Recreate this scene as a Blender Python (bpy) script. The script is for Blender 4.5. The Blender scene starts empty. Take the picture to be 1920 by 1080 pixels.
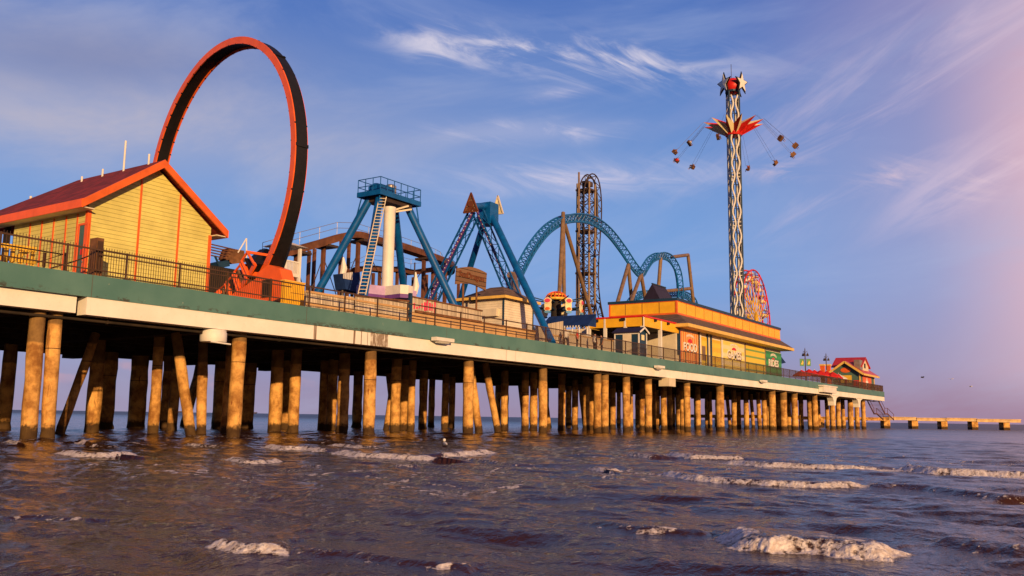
import bpy, math, random
import numpy as np
from mathutils import Vector, Matrix
random.seed(7)
RNG = np.random.default_rng(11)
SC = bpy.context.scene
COL = SC.collection
rad = math.radians
V = lambda *a: np.array(a, float)

# ------------------------------------------------------------------ frame
# World: +X runs along the pier away from the shore, +Y is in behind its front edge, Z up from the water.
F, TC, EZ, YAW = 1680.0, 35.5, 1.2, rad(33.69)
PITCH, ROLL = math.atan(242 / F), math.atan(.0147)
FW = V(math.cos(YAW) * math.cos(PITCH), math.sin(YAW) * math.cos(PITCH), math.sin(PITCH))
R0 = V(math.sin(YAW), -math.cos(YAW), 0)
U0 = np.cross(R0, FW)
RT = R0 * math.cos(ROLL) + U0 * math.sin(ROLL)
UP = np.cross(RT, FW)
CAM = V(0, -TC, EZ)
FH = V(math.cos(YAW), math.sin(YAW), 0)
DECK = 6.9

def ray(px, py): return FW + RT * (px - 960) / F - UP * (py - 540) / F
def T(px, py, t):                       # survey: photo sight line meets the vertical plane y = t
    d = ray(px, py); return CAM + d * (t - CAM[1]) / d[1]
def S(px, py, s):                       # ... the cross plane x = s
    d = ray(px, py); return CAM + d * (s - CAM[0]) / d[0]
def Wt(px, py, z=0.0):                  # ... the level z
    d = ray(px, py); return CAM + d * (z - CAM[2]) / d[2]

# ------------------------------------------------------------------ objects
def tag(o, label=None, cat=None, group=None, kind=None):
    if label: o['label'] = label
    if cat: o['category'] = cat
    if group: o['group'] = group
    if kind: o['kind'] = kind
    return o

def thing(name, label, cat, loc, group=None):
    o = bpy.data.objects.new(name, None); COL.objects.link(o)
    o.location = tuple(float(v) for v in loc); o.empty_display_size = .5
    return tag(o, label, cat, group)

def abs_loc(o):
    p = V(0, 0, 0)
    while o is not None:
        p = p + V(*o.location); o = o.parent
    return p

def copy_tree(o, parent=None):
    c = o.copy(); COL.objects.link(c); c.parent = parent
    for ch in list(o.children): copy_tree(ch, c)
    return c

class MB:
    def __init__(s): s.v = []; s.f = []; s.m = []; s.mi = 0
    def add(s, vs, fs):
        n = len(s.v); s.v += [tuple(map(float, p)) for p in vs]
        for f in fs: s.f.append(tuple(i + n for i in f)); s.m.append(s.mi)
        return s
    def box(s, x0, x1, y0, y1, z0, z1):
        p = [(x, y, z) for z in (z0, z1) for y in (y0, y1) for x in (x0, x1)]
        return s.add(p, [(0, 2, 3, 1), (4, 5, 7, 6), (0, 1, 5, 4), (2, 6, 7, 3), (0, 4, 6, 2), (1, 3, 7, 5)])
    def beam(s, p, q, w, h, up=(0, 0, 1)):
        p, q, up = V(*p), V(*q), V(*up); d = q - p; d = d / np.linalg.norm(d)
        a = np.cross(d, up)
        if np.linalg.norm(a) < 1e-4: a = np.cross(d, V(1, 0, 0))
        a /= np.linalg.norm(a); b = np.cross(a, d)
        c = [(-w / 2, -h / 2), (w / 2, -h / 2), (w / 2, h / 2), (-w / 2, h / 2)]
        vs = [e + a * u + b * v for e in (p, q) for u, v in c]
        return s.add(vs, [(3, 2, 1, 0), (4, 5, 6, 7), (0, 1, 5, 4), (1, 2, 6, 5), (2, 3, 7, 6), (3, 0, 4, 7)])
    def tube(s, pts, r, n=8, cap=True, closed=False):
        pts = [V(*p) for p in pts]; k = len(pts)
        rs = r if hasattr(r, '__len__') else [r] * k
        vs = []; prev = None
        for i, p in enumerate(pts):
            a = pts[(i - 1) % k] if (closed or i > 0) else p
            b = pts[(i + 1) % k] if (closed or i < k - 1) else p
            d = b - a; d = d / max(np.linalg.norm(d), 1e-9)
            if prev is None:
                prev = np.cross(d, V(0, 0, 1) if abs(d[2]) < .9 else V(1, 0, 0))
            x = prev - d * (prev @ d); x /= max(np.linalg.norm(x), 1e-9); prev = x
            y = np.cross(d, x)
            for j in range(n):
                t = 2 * math.pi * (j + .5) / n
                vs.append(p + rs[i] * (x * math.cos(t) + y * math.sin(t)))
        fs = []
        for i in range(k if closed else k - 1):
            i2 = (i + 1) % k
            for j in range(n):
                j2 = (j + 1) % n
                fs.append((i * n + j, i * n + j2, i2 * n + j2, i2 * n + j))
        if cap and not closed:
            fs.append(tuple(range(n))[::-1]); fs.append(tuple((k - 1) * n + j for j in range(n)))
        return s.add(vs, fs)
    def bar(s, p, q, r, n=8): return s.tube([p, q], r, n)
    def prism(s, poly, vec):
        poly = [V(*p) for p in poly]; vec = V(*vec); n = len(poly)
        vs = poly + [p + vec for p in poly]
        return s.add(vs, [tuple(range(n))[::-1], tuple(range(n, 2 * n))] + [(i, (i + 1) % n, n + (i + 1) % n, n + i) for i in range(n)])
    def lathe(s, c, prof, n=20, axis='z'):
        vs = []
        for r, h in prof:
            for j in range(n):
                t = 2 * math.pi * j / n
                a, b = r * math.cos(t), r * math.sin(t)
                vs.append(V(*c) + (V(a, b, h) if axis == 'z' else V(a, h, b) if axis == 'y' else V(h, a, b)))
        fs = []
        for i in range(len(prof) - 1):
            for j in range(n):
                j2 = (j + 1) % n
                fs.append((i * n + j, i * n + j2, (i + 1) * n + j2, (i + 1) * n + j))
        fs.append(tuple(range(n))[::-1]); fs.append(tuple((len(prof) - 1) * n + j for j in range(n)))
        return s.add(vs, fs)
    def ball(s, c, r, nu=14, nv=9, sc=(1, 1, 1)):
        vs = []; fs = []
        for i in range(nv + 1):
            a = math.pi * i / nv
            for j in range(nu):
                b = 2 * math.pi * j / nu
                vs.append(V(*c) + r * V(math.sin(a) * math.cos(b) * sc[0], math.sin(a) * math.sin(b) * sc[1], math.cos(a) * sc[2]))
        for i in range(nv):
            for j in range(nu):
                j2 = (j + 1) % nu
                fs.append((i * nu + j, (i + 1) * nu + j, (i + 1) * nu + j2, i * nu + j2))
        return s.add(vs, fs)
    def text(s, txt, org, right, up, width, height, depth=.03, fat=0.0):
        vs, fs = glyphs(txt, fat); a = np.array(vs)
        lo, hi = a.min(0), a.max(0)
        right, up = V(*right), V(*up); nrm = np.cross(right, up)
        out = [V(*org) + right * ((p[0] - lo[0]) / (hi[0] - lo[0]) * width) + up * ((p[1] - lo[1]) / (hi[1] - lo[1]) * height)
               + nrm * (p[2] / .02 * depth) for p in a]
        return s.add(out, fs)
    def build(s, name, mat, parent=None, smooth=False):
        me = bpy.data.meshes.new(name)
        off = abs_loc(parent) if parent is not None else V(0, 0, 0)
        me.from_pydata([tuple(V(*p) - off) for p in s.v], [], s.f)
        for m in (mat if isinstance(mat, (list, tuple)) else [mat]): me.materials.append(m)
        me.polygons.foreach_set('material_index', s.m)
        if smooth: me.polygons.foreach_set('use_smooth', [True] * len(me.polygons))
        me.update()
        import bmesh
        b = bmesh.new(); b.from_mesh(me)
        bmesh.ops.recalc_face_normals(b, faces=b.faces[:]); b.to_mesh(me); b.free()
        if smooth:
            try: me.set_sharp_from_angle(angle=rad(40))
            except Exception: pass
        o = bpy.data.objects.new(name, me); COL.objects.link(o); o.parent = parent
        return o

_g = {}
def glyphs(txt, fat):
    k = (txt, fat)
    if k not in _g:
        cu = bpy.data.curves.new('lettering', 'FONT'); cu.body = txt; cu.extrude = .02; cu.offset = fat; cu.resolution_u = 3
        o = bpy.data.objects.new('lettering', cu); COL.objects.link(o)
        bpy.context.view_layer.update()
        me = bpy.data.meshes.new_from_object(o.evaluated_get(bpy.context.evaluated_depsgraph_get()))
        _g[k] = ([tuple(v.co) for v in me.vertices], [tuple(p.vertices) for p in me.polygons])
        bpy.data.objects.remove(o); bpy.data.curves.remove(cu); bpy.data.meshes.remove(me)
    return _g[k]

# ------------------------------------------------------------------ materials
class N:
    """tiny node-graph writer"""
    def __init__(s, nt): s.nt = nt
    def new(s, t, **kw):
        n = s.nt.nodes.new(t)
        for k, v in kw.items(): setattr(n, k, v)
        return n
    def put(s, sock, v):
        if hasattr(v, 'is_linked') or isinstance(v, bpy.types.NodeSocket): s.nt.links.new(v, sock)
        elif isinstance(v, (tuple, list)) and len(v) == 3 and len(getattr(sock, 'default_value', (0,) * 3)) == 4: sock.default_value = (*v, 1)
        else: sock.default_value = v
    def math(s, op, a, b=0.0, c=None, clamp=False):
        n = s.new('ShaderNodeMath', operation=op, use_clamp=clamp); s.put(n.inputs[0], a); s.put(n.inputs[1], b)
        if c is not None: s.put(n.inputs[2], c)
        return n.outputs[0]
    def mix(s, f, a, b, mode='MIX'):
        n = s.new('ShaderNodeMix', data_type='RGBA', blend_type=mode); n.clamp_factor = True
        s.put(n.inputs[0], f); s.put(n.inputs[6], a); s.put(n.inputs[7], b); return n.outputs[2]
    def noise(s, vec, scale, detail=3, rough=.5, dist=0.0):
        n = s.new('ShaderNodeTexNoise'); s.nt.links.new(vec, n.inputs['Vector'])
        n.inputs['Scale'].default_value = scale; n.inputs['Detail'].default_value = detail
        n.inputs['Roughness'].default_value = rough; n.inputs['Distortion'].default_value = dist
        return n.outputs['Fac']
    def step(s, x, lo, hi):
        n = s.new('ShaderNodeMapRange', interpolation_type='SMOOTHSTEP'); s.put(n.inputs[0], x)
        s.put(n.inputs[1], lo); s.put(n.inputs[2], hi); return n.outputs[0]
    def scaled(s, vec, sc, rot=(0, 0, 0)):
        n = s.new('ShaderNodeMapping'); s.nt.links.new(vec, n.inputs['Vector'])
        n.inputs['Scale'].default_value = sc; n.inputs['Rotation'].default_value = rot; return n.outputs[0]
    def sep(s, vec):
        n = s.new('ShaderNodeSeparateXYZ'); s.nt.links.new(vec, n.inputs[0]); return n.outputs
    def bump(s, h, strength, dist):
        n = s.new('ShaderNodeBump'); s.put(n.inputs['Height'], h); n.inputs['Strength'].default_value = strength
        n.inputs['Distance'].default_value = dist; return n.outputs[0]

def base(name):
    m = bpy.data.materials.new(name); m.use_nodes = True
    g = N(m.node_tree); b = m.node_tree.nodes['Principled BSDF']
    pos = g.new('ShaderNodeNewGeometry').outputs['Position']
    return m, g, b, pos

def paint(name, col, rough=.55, var=.28, scale=1.2, metal=0.0, bump=.15, grime=.25, spec=.35, fine=9.0):
    m, g, b, pos = base(name)
    c = tuple(col)
    n1 = g.noise(pos, scale, 5, .6); n2 = g.noise(pos, fine, 4, .6)
    n3 = g.noise(g.scaled(pos, (2.2, 2.2, .35)), 1.5, 4, .65)
    lo = tuple(max(v * (1 - var), 0) for v in c); hi = tuple(min(v * (1 + var * .6), 1) for v in c)
    col1 = g.mix(g.step(n1, .3, .7), lo, hi)
    col1 = g.mix(g.math('MULTIPLY', g.step(n3, .55, .78), grime), col1, tuple(v * .35 + .008 for v in c))
    col1 = g.mix(g.math('MULTIPLY', g.step(n2, .55, .8), .22), col1, tuple(min(v * 1.25 + .01, 1) for v in c))
    g.put(b.inputs['Base Color'], col1)
    g.put(b.inputs['Roughness'], g.math('MULTIPLY_ADD', n2, .3, rough - .15))
    b.inputs['Metallic'].default_value = metal; b.inputs['Specular IOR Level'].default_value = spec
    if bump: g.put(b.inputs['Normal'], g.bump(n2, bump, .03))
    return m

def lapped(name, col, step=.21, axis=2, rough=.6, seam=.45, var=.15):
    """boards, laps or ribs: a real groove every `step` metres along an axis"""
    m, g, b, pos = base(name)
    x = g.sep(pos)[axis]
    fr = g.math('FRACT', g.math('DIVIDE', x, step))
    n1 = g.noise(pos, .9, 5, .6); n2 = g.noise(g.scaled(pos, (1.5, 1.5, 6) if axis == 2 else (7, 7, .8)), 2.0, 4, .6)
    c = g.mix(g.step(n1, .3, .7), tuple(v * (1 - var) for v in col), tuple(min(1, v * (1 + var * .5)) for v in col))
    c = g.mix(g.math('MULTIPLY', g.step(n2, .52, .8), .3), c, tuple(v * .6 for v in col))
    c = g.mix(g.math('MULTIPLY', g.math('LESS_THAN', fr, .09), seam), c, tuple(v * .3 for v in col))
    g.put(b.inputs['Base Color'], c); b.inputs['Roughness'].default_value = rough; b.inputs['Specular IOR Level'].default_value = .25
    g.put(b.inputs['Normal'], g.bump(g.math('ADD', g.step(fr, 0, .1), g.math('MULTIPLY', fr, -.5)), .7, .03))
    return m

def planks(name, col, step=.14, axis=0, var=.45):
    m, g, b, pos = base(name)
    x = g.sep(pos)[axis]; q = g.math('DIVIDE', x, step)
    cell = g.math('FLOOR', q); fr = g.math('FRACT', q)
    w = g.new('ShaderNodeTexWhiteNoise', noise_dimensions='1D'); g.put(w.inputs['W'], cell)
    n2 = g.noise(g.scaled(pos, (9, 9, .7)), 2.0, 4, .6)
    c = g.mix(w.outputs['Value'], tuple(v * (1 - var) for v in col), tuple(min(1, v * 1.15) for v in col))
    c = g.mix(g.math('MULTIPLY', g.step(n2, .5, .8), .55), c, tuple(v * .45 for v in col))
    c = g.mix(g.math('LESS_THAN', fr, .14), c, tuple(v * .12 for v in col))
    g.put(b.inputs['Base Color'], c); b.inputs['Roughness'].default_value = .8
    g.put(b.inputs['Normal'], g.bump(g.step(fr, 0, .15), .6, .03))
    return m

def shingles(name, col, su=.35, sv=.16):
    m, g, b, pos = base(name)
    x, y, z = g.sep(pos)[0:3]
    zz = g.math('DIVIDE', z, sv); row = g.math('FLOOR', zz)
    u = g.math('DIVIDE', g.math('ADD', g.math('ADD', x, y), g.math('MULTIPLY', row, .13)), su)
    w = g.new('ShaderNodeTexWhiteNoise', noise_dimensions='2D')
    cb = g.new('ShaderNodeCombineXYZ'); g.put(cb.inputs[0], g.math('FLOOR', u)); g.put(cb.inputs[1], row); g.put(w.inputs['Vector'], cb.outputs[0])
    c = g.mix(w.outputs['Value'], tuple(v * .6 for v in col), tuple(v * 1.25 for v in col))
    c = g.mix(g.math('LESS_THAN', g.math('FRACT', zz), .16), c, tuple(v * .35 for v in col))
    g.put(b.inputs['Base Color'], c); b.inputs['Roughness'].default_value = .85
    g.put(b.inputs['Normal'], g.bump(g.math('FRACT', zz), .5, .02))
    return m

def pile_mat():
    m, g, b, pos = base('pile_concrete')
    oi = g.new('ShaderNodeObjectInfo').outputs['Random']
    z = g.sep(pos)[2]
    n1 = g.noise(pos, 1.1, 6, .65); n2 = g.noise(pos, 7, 5, .65); n3 = g.noise(g.scaled(pos, (3, 3, .5)), 1.1, 5, .7)
    c = g.mix(g.step(n1, .31, .66), (.26, .115, .03), (.80, .46, .14))
    c = g.mix(g.math('MULTIPLY', g.step(n2, .5, .75), .4), c, (.22, .11, .035))
    c = g.mix(g.math('MULTIPLY', g.step(n3, .56, .68), .75), c, (.20, .08, .022))
    rust = g.math('MULTIPLY', g.step(g.noise(g.scaled(pos, (2.4, 2.4, .55)), 1.3, 3, .6), .66, .74), .9)
    c = g.mix(rust, c, (.15, .022, .008))
    # uneven line near the head of the pile, darker colour above it
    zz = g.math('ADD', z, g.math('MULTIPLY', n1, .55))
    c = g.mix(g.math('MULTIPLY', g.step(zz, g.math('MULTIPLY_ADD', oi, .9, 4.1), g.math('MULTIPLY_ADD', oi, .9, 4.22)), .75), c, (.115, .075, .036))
    hl = g.math('ABSOLUTE', g.math('SUBTRACT', z, g.math('MULTIPLY_ADD', oi, 1.2, 2.6)))
    c = g.mix(g.math('MULTIPLY', g.math('LESS_THAN', hl, .018), g.math('GREATER_THAN', oi, .55)), c, (.06, .035, .02))
    # tide growth
    tide = g.math('SUBTRACT', 1.0, g.step(g.math('ADD', z, g.math('MULTIPLY', g.math('ADD', n2, n1), -.55)), -.14, .12))
    c = g.mix(g.math('MULTIPLY', tide, .9), c, (.022, .014, .009))
    g.put(b.inputs['Base Color'], c); b.inputs['Roughness'].default_value = .82; b.inputs['Specular IOR Level'].default_value = .2
    g.put(b.inputs['Normal'], g.bump(g.math('ADD', n2, g.math('MULTIPLY', n3, 1.5)), .55, .06))
    return m

def beam_mat():
    m, g, b, pos = base('edge_beam_paint')
    x, y, z = g.sep(pos)[0:3]
    n1 = g.noise(pos, .5, 4, .6); n2 = g.noise(pos, 6, 4, .6)
    c = g.mix(g.step(n1, .3, .7), (.80, .77, .70), (.90, .88, .82))
    c = g.mix(g.math('MULTIPLY', g.step(n2, .62, .75), .25), c, (.45, .36, .24))
    # rust runs below the open joints of the deck, one stretch of the pier and a few strays
    col = g.noise(g.scaled(pos, (1, 0, .02)), 2.7, 3, .7); big = g.noise(g.scaled(pos, (1, 0, 0)), .16, 1, .5)
    zone = g.math('MULTIPLY', g.step(x, 32.0, 33.5), g.math('SUBTRACT', 1.0, g.step(x, 39.5, 40.5)))
    run = g.math('MULTIPLY', g.step(col, .60, .66), g.math('MAXIMUM', zone, g.math('MULTIPLY', g.step(big, .52, .6), .6)))
    patch = g.math('MULTIPLY', g.math('MULTIPLY', g.step(x, 38.6, 38.65), g.math('SUBTRACT', 1.0, g.step(x, 40.1, 40.15))), g.step(g.noise(g.scaled(pos, (9, 0, 1.2)), 1.4, 3, .6), .36, .5))
    c = g.mix(g.math('MULTIPLY', g.math('MAXIMUM', run, g.math('MULTIPLY', patch, .9)), .9), c, (.15, .075, .022))
    g.put(b.inputs['Base Color'], c); b.inputs['Roughness'].default_value = .6
    g.put(b.inputs['Normal'], g.bump(n2, .25, .03))
    return m

def fascia_mat():
    m, g, b, pos = base('fascia_green_paint')
    x, y, z = g.sep(pos)[0:3]
    n1 = g.noise(pos, .35, 5, .6); n2 = g.noise(pos, 5, 5, .65)
    c = g.mix(g.step(n1, .3, .7), (.070, .185, .175), (.105, .235, .22))
    spot = g.step(g.noise(g.scaled(pos, (1, 1, .6)), 4.2, 2, .5), .72, .76)
    c = g.mix(g.math('MULTIPLY', spot, .6), c, (.33, .38, .30))
    low = g.math('SUBTRACT', 1.0, g.step(g.math('SUBTRACT', z, 5.93), .02, .34))
    peel = g.math('MULTIPLY', low, g.step(g.noise(g.scaled(pos, (1, 1, 2.0)), 1.6, 6, .75), .54, .6))
    zone = g.math('MULTIPLY', g.step(x, 33.0, 34.5), g.math('SUBTRACT', 1.0, g.step(x, 41.0, 43.0)))
    peel = g.math('MAXIMUM', peel, g.math('MULTIPLY', g.math('MULTIPLY', zone, low), g.step(g.noise(g.scaled(pos, (1, 1, 2.5)), 2.6, 6, .8), .47, .52)))
    c = g.mix(g.math('MULTIPLY', peel, .8), c, (.05, .033, .018))
    run = g.step(g.noise(g.scaled(pos, (1, 0, .06)), 3.0, 3, .6), .63, .75)
    c = g.mix(g.math('MULTIPLY', run, .25), c, (.12, .13, .09))
    fr = g.math('FRACT', g.math('DIVIDE', g.math('SUBTRACT', x, 21.3), 12.2))
    c = g.mix(g.math('MULTIPLY', g.math('LESS_THAN', fr, .0035), .6), c, (.10, .06, .035))
    g.put(b.inputs['Base Color'], c); b.inputs['Roughness'].default_value = .55
    g.put(b.inputs['Normal'], g.bump(g.math('ADD', n2, g.math('MULTIPLY', peel, -1.0)), .3, .02))
    return m

def striped(name, a, bcol, step, axis=2, duty=.5, rib=.11, soft=.12):
    """painted roll-up shutter: coloured bands over vertical ribs"""
    m, g, b, pos = base(name)
    p = g.sep(pos); fr = g.math('FRACT', g.math('DIVIDE', p[axis], step))
    tri = g.math('ABSOLUTE', g.math('SUBTRACT', fr, .5))
    c = g.mix(g.step(tri, duty / 2 - soft, duty / 2 + soft), a, bcol)
    n1 = g.noise(pos, 1.0, 5, .6)
    c = g.mix(g.math('MULTIPLY', g.step(n1, .45, .75), .18), c, tuple(v * .5 for v in a))
    rb = g.math('FRACT', g.math('DIVIDE', p[0], rib * 4))
    c = g.mix(g.math('MULTIPLY', g.math('LESS_THAN', rb, .1), .45), c, tuple(v * .45 for v in a))
    g.put(b.inputs['Base Color'], c); b.inputs['Roughness'].default_value = .5
    g.put(b.inputs['Normal'], g.bump(g.step(rb, 0, .12), .5, .02))
    return m

M = dict(
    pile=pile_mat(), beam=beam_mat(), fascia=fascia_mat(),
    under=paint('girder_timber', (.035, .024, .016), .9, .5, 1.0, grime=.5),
    deck=planks('deck_boards', (.25, .19, .13), .2),
    rail=paint('railing_bronze', (.080, .042, .022), .5, .3, 2, bump=0, metal=.0),
    white=paint('white_paint', (.78, .76, .72), .5, .1, 1.0, grime=.3),
    cream=paint('cream_paint', (.74, .66, .50), .55, .12, 1.0, grime=.25),
    yelsid=lapped('yellow_lap_siding', (.70, .64, .20), .2),
    yelpan=paint('amber_panel', (.88, .48, .022), .5, .12, .8, grime=.15, bump=.05),
    yeltrim=paint('yellow_trim', (.80, .52, .12), .5, .12, 1, grime=.2),
    orange=paint('orange_red_paint', (.90, .14, .022), .45, .12, 1.2, grime=.15),
    orange2=paint('orange_trim_paint', (.76, .14, .025), .5, .18, 1.5, grime=.25),
    black=paint('black_steel', (.008, .007, .008), .55, .3, 2, grime=.2),
    darkroof=shingles('dark_red_shingles', (.24, .020, .016)),
    brownroof=shingles('brown_shingles', (.16, .10, .065)),
    redroof=lapped('red_metal_roof', (.60, .035, .025), .45, 0, .4, .5),
    blue=paint('blue_steel', (.001, .10, .36), .42, .25, 1.5, grime=.3),
    track=paint('track_blue_steel', (.003, .13, .40), .45, .3, 2, grime=.35, bump=0),
    tan=paint('tan_steel', (.22, .14, .08), .5, .25, 1.5, grime=.35),
    darksteel=paint('dark_brown_steel', (.055, .035, .025), .5, .3, 2, grime=.3, bump=0),
    rust=paint('weathered_brown_steel', (.15, .058, .028), .7, .4, 1.0, grime=.5),
    navy=paint('navy_paint', (.012, .045, .095), .5, .2, 1.2, grime=.2),
    canvas=paint('blue_canvas', (.014, .04, .15), .8, .25, 1.5, grime=.2, spec=.1),
    violet=paint('dark_violet_roof', (.022, .016, .04), .6, .2, 1.5),
    purple=paint('lilac_paint', (.50, .36, .66), .5, .15, 2),
    deeppurple=paint('deep_purple_paint', (.16, .06, .30), .5, .15, 2),
    fence=planks('pale_fence_boards', (.66, .56, .42), .13, 0, .35),
    fencex=planks('pale_fence_cross_boards', (.66, .56, .42), .13, 1, .35),
    jetty=paint('warm_concrete', (.66, .46, .24), .75, .25, 1.0, grime=.45),
    tanwall=paint('tan_board_wall', (.58, .36, .16), .7, .15, 1.0, grime=.25),
    brown=paint('brown_timber', (.19, .085, .035), .75, .4, 2, grime=.4),
    woodsign=planks('carved_sign_wood', (.24, .13, .07), .35, 2, .35),
    carve=paint('carved_letter_stain', (.17, .05, .018), .7, .2, 2),
    red=paint('red_paint', (.66, .02, .015), .45, .2, 2, grime=.15),
    redcloth=paint('red_canvas', (.66, .03, .03), .8, .25, 2, grime=.15, spec=.1),
    pink=paint('pink_paint', (.75, .06, .14), .5, .15, 3, grime=.1),
    pale=paint('pale_yellow_paint', (.84, .74, .44), .5, .1, 2, grime=.15),
    sky=paint('light_blue_paint', (.13, .35, .62), .5, .15, 2, grime=.1),
    gold=paint('gold_yellow_paint', (.80, .50, .05), .5, .15, 2, grime=.1),
    green=paint('green_paint', (.03, .22, .06), .5, .2, 2, grime=.2),
    teal=lapped('teal_lap_siding', (.085, .165, .135), .2),
    tealdoor=paint('teal_door_paint', (.07, .15, .14), .5, .15, 2),
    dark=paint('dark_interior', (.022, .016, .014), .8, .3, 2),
    grey=paint('grey_metal', (.30, .27, .24), .45, .2, 2, metal=.4),
    skin=paint('skin', (.42, .22, .14), .6, .1, 6, grime=0, bump=0),
    denim=paint('dark_cloth', (.03, .035, .06), .85, .2, 6, grime=0, bump=0),
    hair=paint('dark_hair', (.02, .013, .01), .7, .2, 6, grime=0, bump=0),
    shirtw=paint('white_cloth', (.7, .66, .62), .85, .1, 6, grime=0, bump=0),
    foodsh=striped('shutter_orange_red', (.80, .20, .04), (.88, .50, .13), .62, 0, .5),
    yelsh=striped('shutter_yellow', (.80, .50, .02), (.82, .62, .04), 1.1, 2, .5),
    gamesh=striped('shutter_pale_bands', (.84, .76, .45), (.82, .68, .13), .95, 2, .5),
    bandsh=striped('shutter_yellow_green_bands', (.80, .58, .03), (.16, .36, .08), .85, 2, .72, soft=.05),
    ridesh=striped('shutter_green_bands', (.035, .32, .09), (.025, .20, .07), .95, 2, .5),
    gull=paint('gull_feathers', (.70, .68, .66), .8, .1, 8, grime=0, bump=0),
    darkbird=paint('dark_feathers', (.04, .03, .03), .8, .1, 8, grime=0, bump=0),
)

def catmull(pts, step):
    P = [V(*p) for p in pts]; P = [2 * P[0] - P[1]] + P + [2 * P[-1] - P[-2]]; out = []
    for i in range(1, len(P) - 2):
        a, b, c, d = P[i - 1:i + 3]; k = max(1, int(np.linalg.norm(c - b) / step))
        for j in range(k):
            t = j / k
            out.append(.5 * (2 * b + (c - a) * t + (2 * a - 5 * b + 4 * c - d) * t * t + (3 * b - a - 3 * c + d) * t ** 3))
    out.append(P[-2]); return out

# ------------------------------------------------------------------ the pier itself
PW_, S0, S1 = 33.0, -26.0, 180.0
pier = thing('pier', 'long pier deck with green fascia and white edge beam on concrete pilings', 'pier', (S0, 0, 0))
MB().box(S0, S1 - .02, .16, PW_, 6.62, DECK).build('deck', M['deck'], pier)
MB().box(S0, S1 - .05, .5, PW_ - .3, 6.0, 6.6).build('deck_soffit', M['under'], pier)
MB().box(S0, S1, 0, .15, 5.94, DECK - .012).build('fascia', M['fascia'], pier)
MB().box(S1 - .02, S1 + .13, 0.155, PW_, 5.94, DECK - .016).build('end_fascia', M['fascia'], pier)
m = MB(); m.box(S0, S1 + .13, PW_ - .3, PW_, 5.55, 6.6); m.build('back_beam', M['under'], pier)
cuts = [S0, T(150, 560, 0)[0], T(735, 640, 0)[0], T(1127, 680, 0)[0], T(1191, 690, 0)[0], T(1221, 695, 0)[0], 111, 128.5, 146, 157, S1]
for i, (a, b) in enumerate(zip(cuts[:-1], cuts[1:])):
    m = MB(); dy = .22 if i == 0 else .03 + .02 * (i % 3)
    m.box(a + (.34 if i == 1 else .012), b - .012, dy, .75, 5.17 + (.02 if i % 2 else 0) + (.06 if i == 0 else 0), 5.935)
    m.build('edge_beam', M['beam'], pier)
g_ = MB()
s = 19.9 - 9.75 * 5
bents = []
while s < S1 - 1:
    bents.append(s); s += 9.75
for k, s in enumerate(bents):
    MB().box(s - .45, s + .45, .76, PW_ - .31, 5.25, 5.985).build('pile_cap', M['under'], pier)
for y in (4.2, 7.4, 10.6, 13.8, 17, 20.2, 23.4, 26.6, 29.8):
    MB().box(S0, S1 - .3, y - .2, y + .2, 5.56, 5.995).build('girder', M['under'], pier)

def pile(x, y, r, lean=(0, 0), top=5.3, name='piling', n=14, rough=True, zb=-1.6):
    r *= .76 if r < .6 or x > 60 else .87
    """slightly uneven concrete pile with a collar at the tide line"""
    zs = [zb, .1, .35, 1.4, 2.4, 3.3, 4.2, top]
    pts = []; rs = []
    for z in zs:
        f = z / top
        pts.append((x + lean[0] * f + random.uniform(-.02, .02), y + lean[1] * f + random.uniform(-.02, .02), z))
        rs.append(r * random.uniform(.93, 1.06) * (1.05 if z < .2 else 1))
    return MB().tube(pts, rs, n)
PILES = []
def put_pile(*a, **k):
    PILES.append(a[:3])
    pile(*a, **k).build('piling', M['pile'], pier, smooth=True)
# front row, read off one by one
FRONT = [(52, 830, .42), (88, 828, .37), (437, 820, .46), (691, 818, .47), (877, 814, .48), (1018, 812, .46), (1120, 810, .44), (1134, 810, .44), (1175, 809, .46),
         (1216, 808, .46), (1289, 808, .46), (1351, 807, .62), (1449, 806, .62), (1470, 806, .62), (1491, 806, .60), (1529, 805, .58), (1562, 805, .55), (1608, 804, .5), (1620, 804, .5)]
for px, py, r in FRONT:
    p = T(px, py, .95); put_pile(p[0], .95, r, (random.uniform(-.12, .05), 0))
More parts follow.
